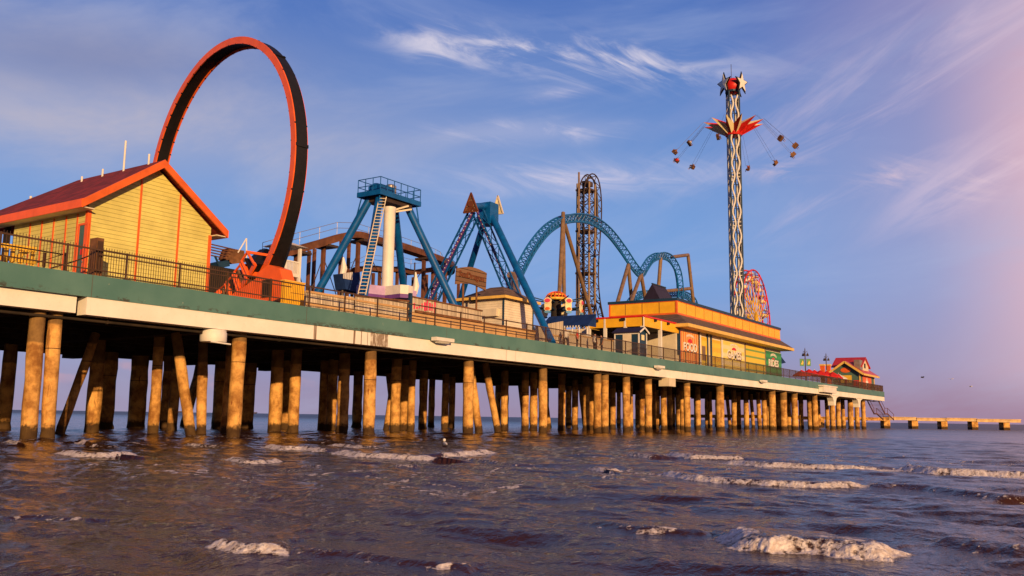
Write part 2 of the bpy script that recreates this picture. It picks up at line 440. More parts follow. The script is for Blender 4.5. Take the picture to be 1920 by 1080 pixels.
# behind the front row: surveyed position, radius, lean of the head along and across the pier
INNER = [(6, 22, .62, 0, 0), (112, 9, .36, 2.0, .8), (172, 13.2, .62, 0, 0), (196, 23, .7, 0, 0), (254, 24, .8, 0, 0), (287, 7.7, .44, 0, 0), (308, 22, .55, 0, 0), (322, 17, .5, .1, 0),
         (359, 4.4, .42, -.9, .6), (377, 6.2, .42, .4, .8), (410, 24, .75, 0, 0), (424, 6, .42, .1, 0), (462, 23, .62, 0, 0), (514, 9.3, .55, 0, 0), (549, 7.5, .46, 0, 0), (536, 24, .62, 0, 0),
         (603, 14.6, .42, 0, 0), (620, 13.2, .5, 0, 0), (641, 7.7, .52, 0, 0), (668, 24, .6, 0, 0), (724, 12.5, .34, .9, 0), (740, 7.6, .48, 0, 0), (756, 13, .46, 0, 0), (770, 8.2, .36, 0, 0), (792, 16.5, .5, 0, 0), (846, 22, .46, 0, 0),
         (898, 4.0, .38, -.65, .5), (934, 4.2, .36, -1.5, .3), (945, 9.6, .42, 0, 0), (984, 9.2, .44, 0, 0), (1000, 9, .48, 0, 0), (1053, 7.4, .46, 0, 0), (1066, 23, .5, 0, 0), (1078, 12.8, .46, 0, 0), (1099, 7.6, .46, 0, 0), (1109, 10, .42, 0, 0), (1149, 12, .46, 0, 0),
         (1182, 7.4, .4, 0, 0), (1196, 22, .5, 0, 0), (1204, 8, .4, 0, 0), (1226, 9, .4, 0, 0), (1245, 7, .46, 0, 0), (1256, 10, .42, 0, 0), (1273, 12, .44, 0, 0), (1280, 7, .4, 0, 0), (1309, 7.2, .46, 0, 0), (1332, 13, .4, 0, 0), (1377, 7.2, .46, 0, 0), (1386, 10, .4, 0, 0), (1400, 7, .46, 0, 0), (1413, 12, .38, -.9, 0), (1425, 7, .4, -.6, 0), (1434, 5, .44, 0, 0), (1441, 8, .5, 0, 0),
         (1459, 8, .5, 0, 0), (1480, 9, .5, 0, 0), (1503, 7, .5, 0, 0), (1520, 4, .5, -.5, 0), (1545, 12, .44, 0, 0), (1552, 8, .5, 0, 0), (1573, 3, .55, 0, 0), (1582, 7, .5, 0, 0), (1596, 2.6, .6, 0, 0), (1612, 6, .5, 0, 0)]
for px, t, r, lx, ly in INNER:
    p = T(px, 806, t)
    if p[0] > S1 - .8: p[0] = S1 - .8
    put_pile(p[0], t, r * (.86 if px < 420 else 1), (lx, ly))
back = MB()                                                    # the many piles deep under the pier
for k, s in enumerate(bents):
    for y in (18.2, 23.6, 27.4, 31.4):
        if (k * 7 + int(y)) % 5 > 1 and s > 48:
            q = pile(s + random.uniform(-.8, .8), y + random.uniform(-.5, .5), random.uniform(.38, .5), (random.choice((0, 0, 0, 1.2, -1.2)), 0), n=9)
            back.add(q.v, q.f)
for s in bents[:5]:
    for y in (1, 7.6, 13.2):
        q = pile(s, y, .48); back.add(q.v, q.f)
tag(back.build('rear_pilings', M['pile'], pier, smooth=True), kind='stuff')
# flared haunches where the end beam meets its columns
for px in (1562, 1608):
    c = T(px, 760, .4)[0]
    prof = [(c - 2.6, 5.16), (c + 2.6, 5.16), (c + 1.2, 4.9), (c + .62, 4.3), (c + .55, 3.7), (c - .55, 3.7), (c - .62, 4.3), (c - 1.2, 4.9)]
    MB().prism([(x, .1, z) for x, z in prof], (0, .9, 0)).build('haunch', M['beam'], pier)
# fixtures on the edge
def fl(px, py, wpx, h=.22):
    c = T(px, py, -.35); w = wpx / F * np.linalg.norm(c - CAM) * 1.35 / 2
    m = MB().box(c[0] - w, c[0] + w, -.55, -.12, c[2] - h / 2, c[2] + h / 2)
    m.prism([(c[0] - w * .7, -.5, c[2] - h / 2), (c[0] + w * .7, -.5, c[2] - h / 2), (c[0] + w * .55, -.4, c[2] - h / 2 - .12), (c[0] - w * .55, -.4, c[2] - h / 2 - .12)], (0, .3, 0))
    m.bar((c[0] - w * .6, -.15, c[2]), (c[0] - w * .6, .02, c[2]), .05); m.bar((c[0] + w * .6, -.15, c[2]), (c[0] + w * .6, .02, c[2]), .05)
    m.build('floodlight', M['white'], pier)
for a in ((831, 637, 40), (1237, 688, 22), (1432, 714.5, 18)): fl(*a)
c = T(1550, 731, -.2); m = MB().box(c[0] - 3.6, c[0] + 3.6, -.75, -.01, c[2] - .42, c[2] + .42); m.box(c[0] - 3.9, c[0] + 3.9, -.85, -.02, c[2] + .42, c[2] + .6)
m.build('equipment_box', M['white'], pier)
c = T(1251, 716.5, .35); MB().box(c[0] - .75, c[0] + .75, -.2, .9, c[2] - .42, 5.165).build('equipment_box', M['cream'], pier)
c = T(401, 637, .5)
m = MB().lathe((c[0], .55, 0), [(.60, 4.58), (.63, 4.62), (.63, 5.02), (.60, 5.06), (.60, 5.165)], 28); m.bar((c[0] - .55, .0, 4.55), (c[0] + .6, .0, 4.5), .04)
m.build('drain_tank', M['white'], pier, smooth=True)

MB().tube([(S0, .62, 5.02), (S1 - 1, .62, 5.02)], .06, 8).build('service_pipe', M['under'], pier)
x = 3.0
while x < S1 - 2:
    MB().box(x - .03, x + .03, .53, .71, 4.94, 5.168).build('pipe_hanger', M['under'], pier); x += 4.875
# ------------------------------------------------------------------ railing along the edge
rails = thing('railing', 'long brown metal picket railing along the front edge of the pier', 'railing', (S0, .2, DECK))
RB = DECK + .01; RH = RB + 1.12
xs = []
x = S0
while x < S1: xs.append(x); x += 2.72
xs.append(S1 - .1)
for i, x in enumerate(xs):
    if x < 12 and i % 2: continue
    m = MB().box(x - .034, x + .034, .166, .234, RB, RH + .06); m.box(x - .09, x + .09, .12, .28, RB - .01, RB + .03)
    m.build('post', M['rail'], rails)
open_a, open_b = T(545, 560, .2)[0], T(1005, 620, .2)[0]
for z, r in ((RH, .033), (RB + .24, .026)):
    MB().beam((S0, .2, z), (S1 - .1, .2, z), r * 2, r * 2).build('rail', M['rail'], rails)
MB().beam((T(186, 480, .2)[0], .2, RH - .2), (open_a, .2, RH - .2), .05, .05).build('rail', M['rail'], rails)
MB().beam((open_a, .2, RB + .62), (open_b, .2, RB + .62), .025, .025).build('rail', M['rail'], rails)
for a, b in zip(xs[:-1], xs[1:]):
    if b < 12: continue
    m = MB(); x = a + .1
    sparse = open_a < (a + b) / 2 < open_b
    stepx = 2.6 if sparse else .125
    tall = RH + (.14 if a < T(395, 500, .2)[0] else -.03)
    while x < b - .06:
        m.box(x - .0075, x + .0075, .19, .21, RB + .05, tall); x += stepx
    if m.v and not sparse: m.build('pickets', M['rail'], rails)
er = thing('railing', 'short pale railing across the far end of the pier', 'railing', (S1 - .1, 8, DECK))
m = MB()
for z in (RH, RB + .2): m.beam((S1 - .1, .3, z), (S1 - .1, 16, z), .07, .07)
m.build('rail', M['tanwall'], er)
m = MB()
for k in range(110): m.box(S1 - .115, S1 - .085, .4 + k * .14, .47 + k * .14, RB + .05, RH)
m.build('pickets', M['tanwall'], er)
# ramp handrail by the yellow house
ra = thing('ramp_handrail', 'thin brown ramp handrail in front of the teal door', 'handrail', (21.5, 1.6, DECK))
pts = [T(0, 458, 1.4), T(118, 477, 1.4), T(70, 492, 1.4)]
m = MB().tube(pts, .03, 6); m.tube([T(95, 503, 1.4), T(140, 490, 1.4), T(182, 474, 1.4)], .03, 6); m.build('rail', M['rail'], ra)
for px in (5, 84, 122): 
    q = T(px, 478, 1.4); MB().box(q[0] - .035, q[0] + .035, 1.365, 1.435, DECK, q[2] + .1).build('post', M['rail'], ra)
a, b = T(175, 480, .6), T(188, 480, .6)
pn = thing('electrical_cabinet', 'tall brown metal cabinet at the railing by the corner of the yellow house', 'cabinet', (a[0], .6, DECK))
MB().box(a[0], b[0], .4, .95, DECK, T(183, 446, .5)[2]).build('body', M['brown'], pn)
MB().box(a[0] + .03, b[0] - .03, .37, .398, DECK + .15, T(183, 452, .5)[2]).build('door', M['rail'], pn)

# ------------------------------------------------------------------ yellow house
def gable_roof_pts(): pass
y0, y1, yr = 3.0, 9.4, 13.6
sl, sr = 22.65, 29.40; sm = (sl + sr) / 2
ze, za = 10.72, 13.1
yh = thing('house', 'yellow lap sided building with dark red gable roof and orange trim', 'building', (sm, y0, DECK))
MB().prism([(sl, y0, DECK), (sr, y0, DECK), (sr, y0, ze), (sm, y0, za), (sl, y0, ze)], (0, y1 - y0, 0)).build('wall', M['yelsid'], yh)
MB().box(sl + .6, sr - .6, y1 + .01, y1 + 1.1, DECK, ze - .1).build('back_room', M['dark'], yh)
MB().box(sl + .02, sl + .25, 10.2, 10.45, DECK, ze - .1).build('porch_post', M['dark'], yh)
MB().box(sl + .02, sl + .25, 13.0, 13.25, DECK, ze - .1).build('porch_post', M['dark'], yh)
k = (za - ze) / (sm - sl); ov = .62; oz = .14
rl, rr = sl - ov, sr + ov; zl = ze - k * ov + oz; zt = za + oz + .02
yf = y0 - .55
rm = MB()
for sgn, xe in ((-1, rl), (1, rr)):
    top = [(xe, yf, zl + .2), (sm, yf, zt + .2), (sm, yr - 3.6, zt + .2), (xe, yr, zl + .2)]
    bot = [(xe, yf, zl), (sm, yf, zt), (sm, yr - 3.6, zt), (xe, yr, zl)]
    rm.add(top + bot, [(0, 1, 2, 3), (7, 6, 5, 4), (0, 3, 7, 4), (0, 4, 5, 1), (1, 5, 6, 2), (2, 6, 7, 3)])
rm.add([(rl, yr, zl + .2), (rr, yr, zl + .2), (sm, yr - 3.6, zt + .2)], [(0, 1, 2)])
roof = rm.build('roof', M['darkroof'], yh)
# barge boards and eave fascia
bb = MB()
for xe in (rl, rr):
    bb.add([(xe, yf - .03, zl - .16), (sm, yf - .03, zt - .2), (sm, yf - .03, zt + .21), (xe, yf - .03, zl + .24),
            (xe, yf + .05, zl - .16), (sm, yf + .05, zt - .2), (sm, yf + .05, zt + .21), (xe, yf + .05, zl + .24)],
           [(0, 1, 2, 3), (7, 6, 5, 4), (0, 4, 5, 1), (2, 6, 7, 3), (0, 3, 7, 4), (1, 5, 6, 2)])
bb.build('barge_board', M['orange2'], yh)
for xe, d in ((rl, -1), (rr, 1)):
    MB().box(min(xe, xe + d * .06), max(xe, xe + d * .06), yf - .02, yr, zl - .16, zl + .23).build('eave_board', M['orange'], yh)
    xw = sl if d < 0 else sr
    MB().box(min(xe, xw), max(xe, xw), yf + .06, yr - .1, zl - .14, zl - .09).build('eave_soffit', M['cream'], yh)
def strip(x0, x1, z1): MB().box(x0, x1, y0 - .035, y0 - .002, DECK, z1).build('batten', M['orange2'], yh)
for px in (258, 333):
    xx = T(px, 450, y0)[0]; strip(xx - .05, xx + .05, ze + k * (min(xx - sl, sr - xx)) - .02)
MB().box(sl - .04, sl + .14, y0 - .04, y0 + .14, DECK, ze - .4).build('corner_board', M['orange'], yh)
MB().box(sr - .14, sr + .04, y0 - .04, y0 + .14, DECK, ze - .4).build('corner_board', M['orange2'], yh)
for px in (53, 75, 97, 120, 141):
    yy = S(px, 470, sl)[1]; MB().box(sl - .035, sl - .002, yy - .045, yy + .045, DECK, ze - .5).build('batten', M['orange2'], yh)
ya, yb = S(161, 470, sl)[1], S(147, 470, sl)[1]; zd = S(155, 423, sl)[2]
d = MB().box(sl - .03, sl - .003, ya, yb, DECK, zd).build('door', M['tealdoor'], yh)
MB().box(sl - .05, sl - .031, ya + .22, yb - .22, DECK + 1.35, DECK + 1.6).build('door_notice', M['red'], d)
MB().bar((sl - .09, ya + .12, DECK + 1.0), (sl - .03, ya + .12, DECK + 1.0), .035).build('handle', M['grey'], d)
m = MB(); m.box(sl - .06, sl - .003, ya - .1, ya - .003, DECK, zd + .1); m.box(sl - .06, sl - .003, yb + .003, yb + .1, DECK, zd + .1); m.box(sl - .06, sl - .003, ya, yb, zd + .003, zd + .1)
m.build('door_frame', M['orange'], yh)
for px, pa, pb, xx in ((58, 368, 392, sm - 1.6), (154, 331, 352, sm - .5), (193, 317, 338, sm - .4), (236, 264, 326, sm - .3), (280, 289, 306, sm - .15)):
    a = S(px, pa, xx); b_ = S(px, pb, xx)
    zroof = zt + .15 - k * abs(sm - xx)
    MB().bar((xx, a[1], zroof - .3), (xx, a[1], a[2]), .05 if px != 58 else .065).build('vent_pipe', M['white'], yh, smooth=True)

# yellow timber barrier at the far left
wb = thing('wooden_barrier', 'low yellow timber barrier with diagonal brace behind the railing', 'barrier', (19, 2, DECK))
m = MB()
for a, b in (((-60, 452), (68, 468)), ((-60, 476), (68, 491))): m.beam(T(*a, 1.9), T(*b, 1.9), .05, .2)
m.beam(T(18, 489, 1.86), T(58, 468, 1.86), .05, .16)
m.build('boards', M['gold'], wb)
for px in (-40, -8, 12, 24, 40, 62):
    q = T(px, 470, 1.98); MB().box(q[0] - .07, q[0] + .07, 1.94, 2.04, DECK, q[2] + .12).build('post', M['gold'], wb)

# ------------------------------------------------------------------ the vertical loop ride
lc = V(39.2, 15.28, 16.98); LR = 10.2; an = rad(10)
lax = V(-math.cos(an), math.sin(an), 0); lpl = V(math.sin(an), math.cos(an), 0)
def lp(th, r, ax): return lc + r * (math.cos(th) * lpl + V(0, 0, math.sin(th))) + lax * ax
loop = thing('loop_ride', 'tall orange and black vertical loop ride standing behind the yellow house', 'loop ride', (39, 15.6, DECK))
def ring(r0, r1, a0, a1, n=120):
    m = MB(); vs = []
    for i in range(n):
        th = 2 * math.pi * i / n
        vs += [lp(th, r0, a0), lp(th, r1, a0), lp(th, r1, a1), lp(th, r0, a1)]
    fs = []
    for i in range(n):
        j = (i + 1) % n
        for q in range(4): fs.append((4 * i + q, 4 * i + (q + 1) % 4, 4 * j + (q + 1) % 4, 4 * j + q))
    return m.add(vs, fs)
ring(LR - .40, LR - .03, -.42, .42).build('ring_drum', M['black'], loop, smooth=True)
for r0_, r1_, a0_, a1_, ax in ((LR - .47, LR + .02, .421, .50, .45), (LR - .55, LR - .10, -.50, -.421, -.45)):
    m = ring(r0_, r1_, a0_, a1_); m.mi = 1
    for i in range(60):
        th = 2 * math.pi * i / 60; m.beam(lp(th, r0_ - .02, ax), lp(th, r0_ + .05, ax), .09, .1, lax)
        if i % 4 == 0: m.beam(lp(th, r1_ - .02, ax), lp(th, r1_ + .02, ax), .1, .1, lax)
    m.build('ring_flange', [M['orange'], M['black']], loop, smooth=True)
for a_ in (133, 176): MB().beam(lp(rad(a_), LR + .0, -.46), lp(rad(a_), LR + .0, .46), .2, .07, lp(rad(a_), 1, 0) - lc).build('splice_plate', M['black'], loop)
vs = []; fs = []; n_ = 26
for i in range(n_ + 1):
    f = i / n_; th = rad(188 + 74 * f); w = .43 + 1.5 * f ** 1.6
    for r_, ax in ((LR - .36, .43), (LR + .02 + .25 * f, .43), (LR + .02 + .25 * f, -.38), (LR - .2, -w)): vs.append(lp(th, r_, ax))
for i in range(n_):
    for j in range(4): fs.append((4 * i + j, 4 * i + (j + 1) % 4, 4 * i + 4 + (j + 1) % 4, 4 * i + 4 + j))
fs += [(0, 1, 2, 3), (4 * n_, 4 * n_ + 3, 4 * n_ + 2, 4 * n_ + 1)]
MB().add(vs, fs).build('support_fairing', M['black'], loop)
out = [(436, 552), (480, 522), (482, 512), (503, 496), (524, 503), (531, 530), (538, 541), (546, 600), (436, 600)]
pts = [S(px, py, 37.2) for px, py in out]; pts = [(p[0], p[1], max(p[2], DECK)) for p in pts]
ped = MB().prism(pts, (1.0, 0, 0)).build('pedestal', M['orange'], loop)
q = S(501, 541, 37.19); MB().box(37.15, 37.195, q[1] - .45, q[1] + .45, q[2] - .55, q[2] + .55).build('vent_grille', M['dark'], ped)
yy = S(545, 560, 37.19)[1]
MB().box(37.13, 37.19, yy + .2, yy + 9, DECK + .95, DECK + 1.1).build('rub_rail', M['rust'], ped)
for i in range(7):                                         # the train parked at the bottom of the loop
    th = rad(-137 + i * 7.2); th2 = th + rad(5.6)
    car = MB(); rr_ = LR - .55
    for ax in (-1.0, 1.0):
        car.tube([lp(th, rr_, ax), lp(th, rr_ - 1.3, ax), lp(th2, rr_ - 1.4, ax), lp(th2, rr_, ax)], .09, 6)
    car.beam(lp(th, rr_ - 1.32, -1.05), lp(th, rr_ - 1.32, 1.05), .16, .16, lax); car.beam(lp(th2, rr_ - .45, -1.05), lp(th2, rr_ - .45, 1.05), .12, .8, lp(th2, 1, 0) - lc)
    car.beam(lp(th, rr_ - .1, -.9), lp(th2, rr_ - .1, -.9), .12, .3, lp(th, 1, 0) - lc); car.beam(lp(th, rr_ - .1, .9), lp(th2, rr_ - .1, .9), .12, .3, lp(th, 1, 0) - lc)
    co = car.build('train_car', M['orange'], loop)
    st = MB(); mid = (th + th2) / 2
    st.beam(lp(mid, rr_ - .45, -.9), lp(mid, rr_ - .45, .9), .6, .16, lp(mid, 1, 0) - lc); st.beam(lp(th2 - .03, rr_ - .95, -.9), lp(th2 - .03, rr_ - .95, .9), .16, .8, lp(th2, 1, 0) - lc)
    st.build('seat', M['tan'] if i % 2 else M['black'], co)

# dark queue-side ride with outstretched arms seen between house and loop
sp = thing('spinning_ride', 'small dark ride with thin red arms and a blue bucket seat beside the loop', 'spinning ride', (44, 18, DECK))
yq = 19.0
m = MB()
for k2 in range(5): m.bar(T(396, 458 + k2 * 5.2, yq), T(440 - k2 * 4, 468 + k2 * 4.2, yq), .05, 6)
m.build('sweep_arms', M['rust'], sp)
MB().prism([T(430, 465, yq), T(458, 470, yq), T(460, 492, yq), T(436, 495, yq), T(422, 485, yq)], (0, .8, 0)).build('hub_housing', M['brown'], sp)
MB().prism([T(408, 492, yq), T(430, 487, yq), T(431, 499, yq), T(412, 503, yq)], (0, 1.2, 0)).build('bucket_seat', M['navy'], sp)
m = MB().bar(T(462, 447, yq), T(462, 492, yq), .06, 6); m.bar(T(446, 474, yq), T(462, 447, yq), .05, 6)
m.build('mast', M['white'], sp); MB().bar(T(403, 480, yq), T(412, 500, yq), .09, 6).build('bucket_arm', M['navy'], sp)
q = T(440, 500, yq); MB().box(q[0] - 2.6, q[0] + 1.6, yq - .2, yq + 2.5, DECK, T(440, 506, yq)[2]).build('platform', M['dark'], sp)
MB().prism([T(476, 486, yq), T(500, 466, yq), T(512, 470, yq), T(512, 490, yq), T(480, 495, yq)], (0, .8, 0)).build('dark_canopy', M['black'], sp)

# white viewing booth right of the loop
yq = 14.5
a, b = T(534, 500, yq)[0], T(561, 500, yq)[0]
bo = thing('ride_booth', 'slender white slatted booth with small hip roof beside the black loop', 'booth', ((a + b) / 2, yq, DECK))
zr = T(550, 462, yq)[2]; zt_ = T(550, 449, yq)[2]; zb_ = T(550, 492, yq)[2]
for xx in (a, b):
    for yy in (yq, yq + 1.6): MB().box(xx - .1, xx + .1, yy - .1, yy + .1, DECK, zr).build('post', M['white'], bo)
m = MB()
for j in range(9): m.box(a + .12 + j * (b - a - .2) / 9, a + .17 + j * (b - a - .2) / 9, yq - .04, yq + .04, T(550, 514, yq)[2], zb_)
m.build('slats', M['white'], bo)
m = MB().box(a - .05, b + .05, yq - .06, yq + .06, zb_, zb_ + .1); m.box(a - .05, b + .05, yq - .07, yq + .07, T(550, 519, yq)[2], T(550, 513, yq)[2]); m.build('cross_rail', M['white'], bo)
m = MB(); e = .45; cx = (a + b) / 2
m.add([(a - e, yq - e, zr), (b + e, yq - e, zr), (b + e, yq + 1.6 + e, zr), (a - e, yq + 1.6 + e, zr), (cx, yq + .8, zt_)], [(3, 2, 1, 0), (0, 1, 4), (1, 2, 4), (2, 3, 4), (3, 0, 4)])
m.build('roof', M['cream'], bo)
# yellow ticket wall
a, b = T(533, 550, 3.2)[0], T(571, 550, 3.2)[0]
yw = thing('ticket_wall', 'flat yellow partition wall right of the orange pedestal', 'partition', ((a + b) / 2, 3.2, DECK))
MB().box(a, b, 3.2, 3.5, DECK, T(552, 529, 3.2)[2]).build('panel', M['yelpan'], yw)
MB().box(a - .03, b + .03, 3.17, 3.53, T(552, 529, 3.2)[2], T(552, 527, 3.2)[2]).build('cap', M['yeltrim'], yw)

# ------------------------------------------------------------------ log flume behind
fl_ = thing('log_flume', 'weathered brown flume channel on braced steel posts behind the blue tower', 'flume ride', (75, 24, DECK))
def flume(pts, w, h, name):
    P = catmull(pts, .7); m = MB(); n = len(P); vs = []; fs = []
    for i, p in enumerate(P):
        d = P[min(i + 1, n - 1)] - P[max(i - 1, 0)]; d /= np.linalg.norm(d)
        side = np.cross(d, V(0, 0, 1)); side /= np.linalg.norm(side); u = V(0, 0, 1)
        for a, z in ((-w, h), (-w, -h), (w, -h), (w, h), (w - .1, h), (w - .1, -h + .2), (-w + .1, -h + .2), (-w + .1, h)): vs.append(p + side * a + u * z)
    for i in range(n - 1):
        for j in range(8): fs.append((8 * i + j, 8 * i + (j + 1) % 8, 8 * i + 8 + (j + 1) % 8, 8 * i + 8 + j))
    m.add(vs, fs); m.build(name, M['rust'], fl_); return P
YF = 24
up = [T(px, py, YF + dt) for px, py, dt in ((505, 484, 0), (550, 470, 0), (600, 456, 0), (645, 443, 0), (668, 441, 0), (700, 450, 0), (740, 460, 1), (790, 476, 2), (820, 486, 3), (842, 497, 5), (840, 510, 8), (815, 512, 10))]
P = flume(up, .62, .31, 'flume_channel')
m = MB(); hr = []
for i in range(0, len(P), 3):
    p = P[i]; d = P[min(i + 1, len(P) - 1)] - P[max(i - 1, 0)]; d /= np.linalg.norm(d); sd = np.cross(d, V(0, 0, 1)); sd /= np.linalg.norm(sd)
    q = p - sd * .95; m.bar(q + V(0, 0, .3), q + V(0, 0, 1.45), .025, 5); hr.append(q)
for dz in (1.45, .9): m.tube([q + V(0, 0, dz) for q in hr], .025, 5)
m.build('handrail', M['grey'], fl_)
low = [T(px, py, 30) for px, py in ((655, 520), (668, 506), (690, 503), (720, 506), (745, 505), (770, 511), (800, 507), (830, 503))]
P2 = flume(low, .55, .28, 'lower_channel')
m = MB(); hr = [p + V(0, 0, .3) for p in P2[::3]]
for q in hr: m.bar(q, q + V(0, 0, 1.2), .025, 5)
for dz in (1.2, .7): m.tube([q + V(0, 0, dz) for q in hr], .022, 5)
m.build('handrail', M['grey'], fl_)
feet = []
for px, py in ((556, 475), (607, 462), (672, 452), (692, 455), (795, 485), (835, 500)):
    p = T(px, py, YF + .2); feet.append(p)
    MB().box(p[0] - .16, p[0] + .16, p[1] - .16, p[1] + .16, DECK, p[2]).build('post', M['rust'], fl_)
    MB().box(p[0] - .3, p[0] + .9, p[1] - 1.0, p[1] + 1.0, p[2] - .12, p[2] + .1).build('bracket', M['darksteel'], fl_)
for px, py in ((580, 470), (590, 467), (640, 450), (655, 448), (722, 508), (745, 508), (760, 512), (812, 486), (700, 512), (712, 510), (775, 520), (800, 515), (860, 520), (818, 508), (640, 530)):
    p = T(px, py, 30); MB().box(p[0] - .14, p[0] + .14, 29.86, 30.14, DECK, p[2]).build('post', M['rust'], fl_)
m = MB()
for a, b in zip(feet[:-1], feet[1:]):
    for z0, z1 in ((1, .92), (.92, 1)):
        m.bar((a[0], a[1], DECK + (a[2] - DECK) * (.05 if z0 == 1 else .9)), (b[0], b[1], DECK + (b[2] - DECK) * (.9 if z0 == 1 else .05)), .045, 5)
m.build('cross_bracing', M['darksteel'], fl_)

# ------------------------------------------------------------------ blue tower ride with white column
cw = T(729, 450, 6.35)[0]; c0 = V(*T(727, 560, 7.0)); c0[2] = 0
dt = thing('tower_ride', 'blue four legged tower ride with railed top platform and white central column', 'tower ride', (c0[0], 7, DECK))
ph = rad(16.6); rho = 5.5; cs, sn = math.cos(ph), math.sin(ph)
feet = [-cs * R0 + sn * FH, -sn * R0 - cs * FH, sn * R0 + cs * FH, cs * R0 - sn * FH]
px0, py0_ = T(713, 360, 5.9)[0], 5.9; px1 = T(788, 381, 5.9)[0]; py1_ = S(671, 366, px0)[1]; zp = T(713, 361, 5.9)[2]
tops = [V(px0 + .7, py1_ - .5, zp - .1), V(px0 + .6, py0_ + .6, zp - .1), V(px1 - 1.0, py1_ - .5, zp - .1), V(px1 - .8, py0_ + .6, zp - .1)]
legfeet = []
for f, tp, (px, py, t) in zip(feet, tops, ((600, 540, 10.6), (683, 548, 4.4), (757, 540, 10.2), (848, 565, 3.6))):
    q = T(px, py, t); ft = tp + (q - tp) * ((DECK - tp[2]) / (q[2] - tp[2])); legfeet.append(ft)
    m = MB().tube([ft, tp], .275, 14); m.lathe(tuple(ft), [(.5, 0), (.5, .12)], 14)
    m.build('leg', M['blue'], dt, smooth=True)
ft = legfeet[1]; tp = tops[1]
side = V(.62, -.78, 0); la = ft + V(-.25, -.35, 1.8); lb = tp + V(-.15, -.45, -.1)
m = MB()
for sg in (-.24, .24): m.bar(la + side * sg, lb + side * sg, .035, 6)
for i in range(30):
    p = la + (lb - la) * (i + .5) / 30; m.bar(p - side * .24, p + side * .24, .025, 5)
lad = m.build('ladder', M['cream'], dt)
m = MB()
for i in range(0, 12):
    p = la + (lb - la) * (.62 + i * .032); pass
m = MB().box(px0, px1, py0_, py1_, zp, zp + .12)
m.box(px0 - .05, px1 + .05, py0_ - .05, py0_, zp - .1, zp + .25); m.box(px0 - .05, px1 + .05, py1_, py1_ + .05, zp - .1, zp + .25); m.box(px0 - .05, px0, py0_, py1_, zp - .1, zp + .25); m.box(px1, px1 + .05, py0_, py1_, zp - .1, zp + .25)
m.build('platform', M['blue'], dt)
m = MB(); cor = [(px0, py0_), (px1, py0_), (px1, py1_), (px0, py1_)]
for z in (zp + .62, zp + 1.15):
    for i in range(4):
        a, b = cor[i], cor[(i + 1) % 4]; m.bar((*a, z), (*b, z), .032, 6)
for i in range(4):
    a, b = cor[i], cor[(i + 1) % 4]; n_ = 6 if i % 2 == 0 else 3
    for j in range(n_):
        f = j / n_; x, y = a[0] + (b[0] - a[0]) * f, a[1] + (b[1] - a[1]) * f; m.bar((x, y, zp), (x, y, zp + 1.15), .032, 6)
m.build('guard_rail', M['blue'], dt)
m = MB().lathe((cw + .45, 6.75, 0), [(.42, zp + .12), (.42, zp + 1.0), (.3, zp + 1.1)], 18); m.build('motor_housing', M['grey'], dt, smooth=True)
m = MB().box(px0 + .5, px0 + 1.9, 6.3, 7.5, zp + .12, zp + .75); m.lathe((px0 + .9, 7.1, 0), [(.45, zp + .7), (.5, zp + .8), (.2, zp + 1.0)], 12); m.build('winch_cover', M['blue'], dt)
m = MB().box(px0 + .5, px1 - .7, 6.1, py1_ - .2, zp - .4, zp - .01); m.build('head_frame', M['darksteel'], dt)
m = MB().lathe((cw, 6.35, 0), [(.52, 9.7), (.45, 10.1), (.41, 10.3), (.41, zp - 1.05), (.45, zp - .95), (.45, zp - .7), (.3, zp - .65)], 24)
m.build('column', M['white'], dt, smooth=True)
m = MB().beam((cw + .2, 6.1, zp - .85), (cw + 1.4, 5.85, zp - .35), .12, .12); m.beam((cw + .2, 6.2, zp - 1.0), (cw + 1.7, 5.8, zp - .55), .12, .12); m.build('cable_arm', M['cream'], dt)
for ft, tp in zip(legfeet, tops):
    MB().bar(tp + (ft - tp) * .22, V(px0 + .2 if tp[0] < 48 else px1 - .2, py0_ + .2 if tp[1] < 7 else py1_ - .2, zp), .05, 6).build('stay', M['blue'], dt)
for i in range(4):                                         # carousel of seats round the column
    a_ = YAW + rad(180 + 45 + 90 * i); d_ = V(math.cos(a_), math.sin(a_), 0); c_ = V(cw, 6.35, 9.75)
    n_ = V(-d_[1], d_[0], 0)
    poly = [c_ + d_ * .4 + n_ * .7, c_ + d_ * 2.2 + n_ * .55, c_ + d_ * 2.4, c_ + d_ * 2.2 - n_ * .55, c_ + d_ * .4 - n_ * .7]
    o_ = MB().prism([p + V(0, 0, -.35) for p in poly], (0, 0, .62)).build('seat_arm', M['purple'] if i % 2 else M['white'], dt)
    MB().prism([p + V(0, 0, -.62) for p in poly], (0, 0, .26)).build('seat_skirt', M['deeppurple'], o_)
MB().lathe((cw, 6.35, 0), [(.6, DECK), (.6, 9.2), (.75, 9.3), (.75, 9.7)], 20).build('hub', M['cream'], dt, smooth=True)

# blue open car left of the ladder leg
a, b = T(643, 530, 9)[0], T(674, 530, 9)[0]
bc = thing('ride_car', 'dark blue open ride car with pale striped front left of the ladder leg', 'ride car', ((a + b) / 2, 9.5, DECK))
z0_, z1_ = T(650, 545, 9)[2], T(650, 514, 9)[2]
MB().prism([(a, 9, z1_), (b, 9, z1_ + .35), (b, 9, z0_), (a + .3, 9, z0_ + .1)], (0, 1.0, 0)).build('tub', M['canvas'], bc)
m = MB()
for j in range(6): m.box(a - .02 + j * .16, a + .05 + j * .16, 8.93, 8.99, z1_ - .36, z1_ + .03 + j * .035)
m.build('front_slats', M['white'], bc)
m = MB()
for x in (a + .5, b - .2): m.bar((x, 9.5, DECK), (x, 9.5, z0_ + .1), .12, 8)
m.build('stand', M['darksteel'], bc)
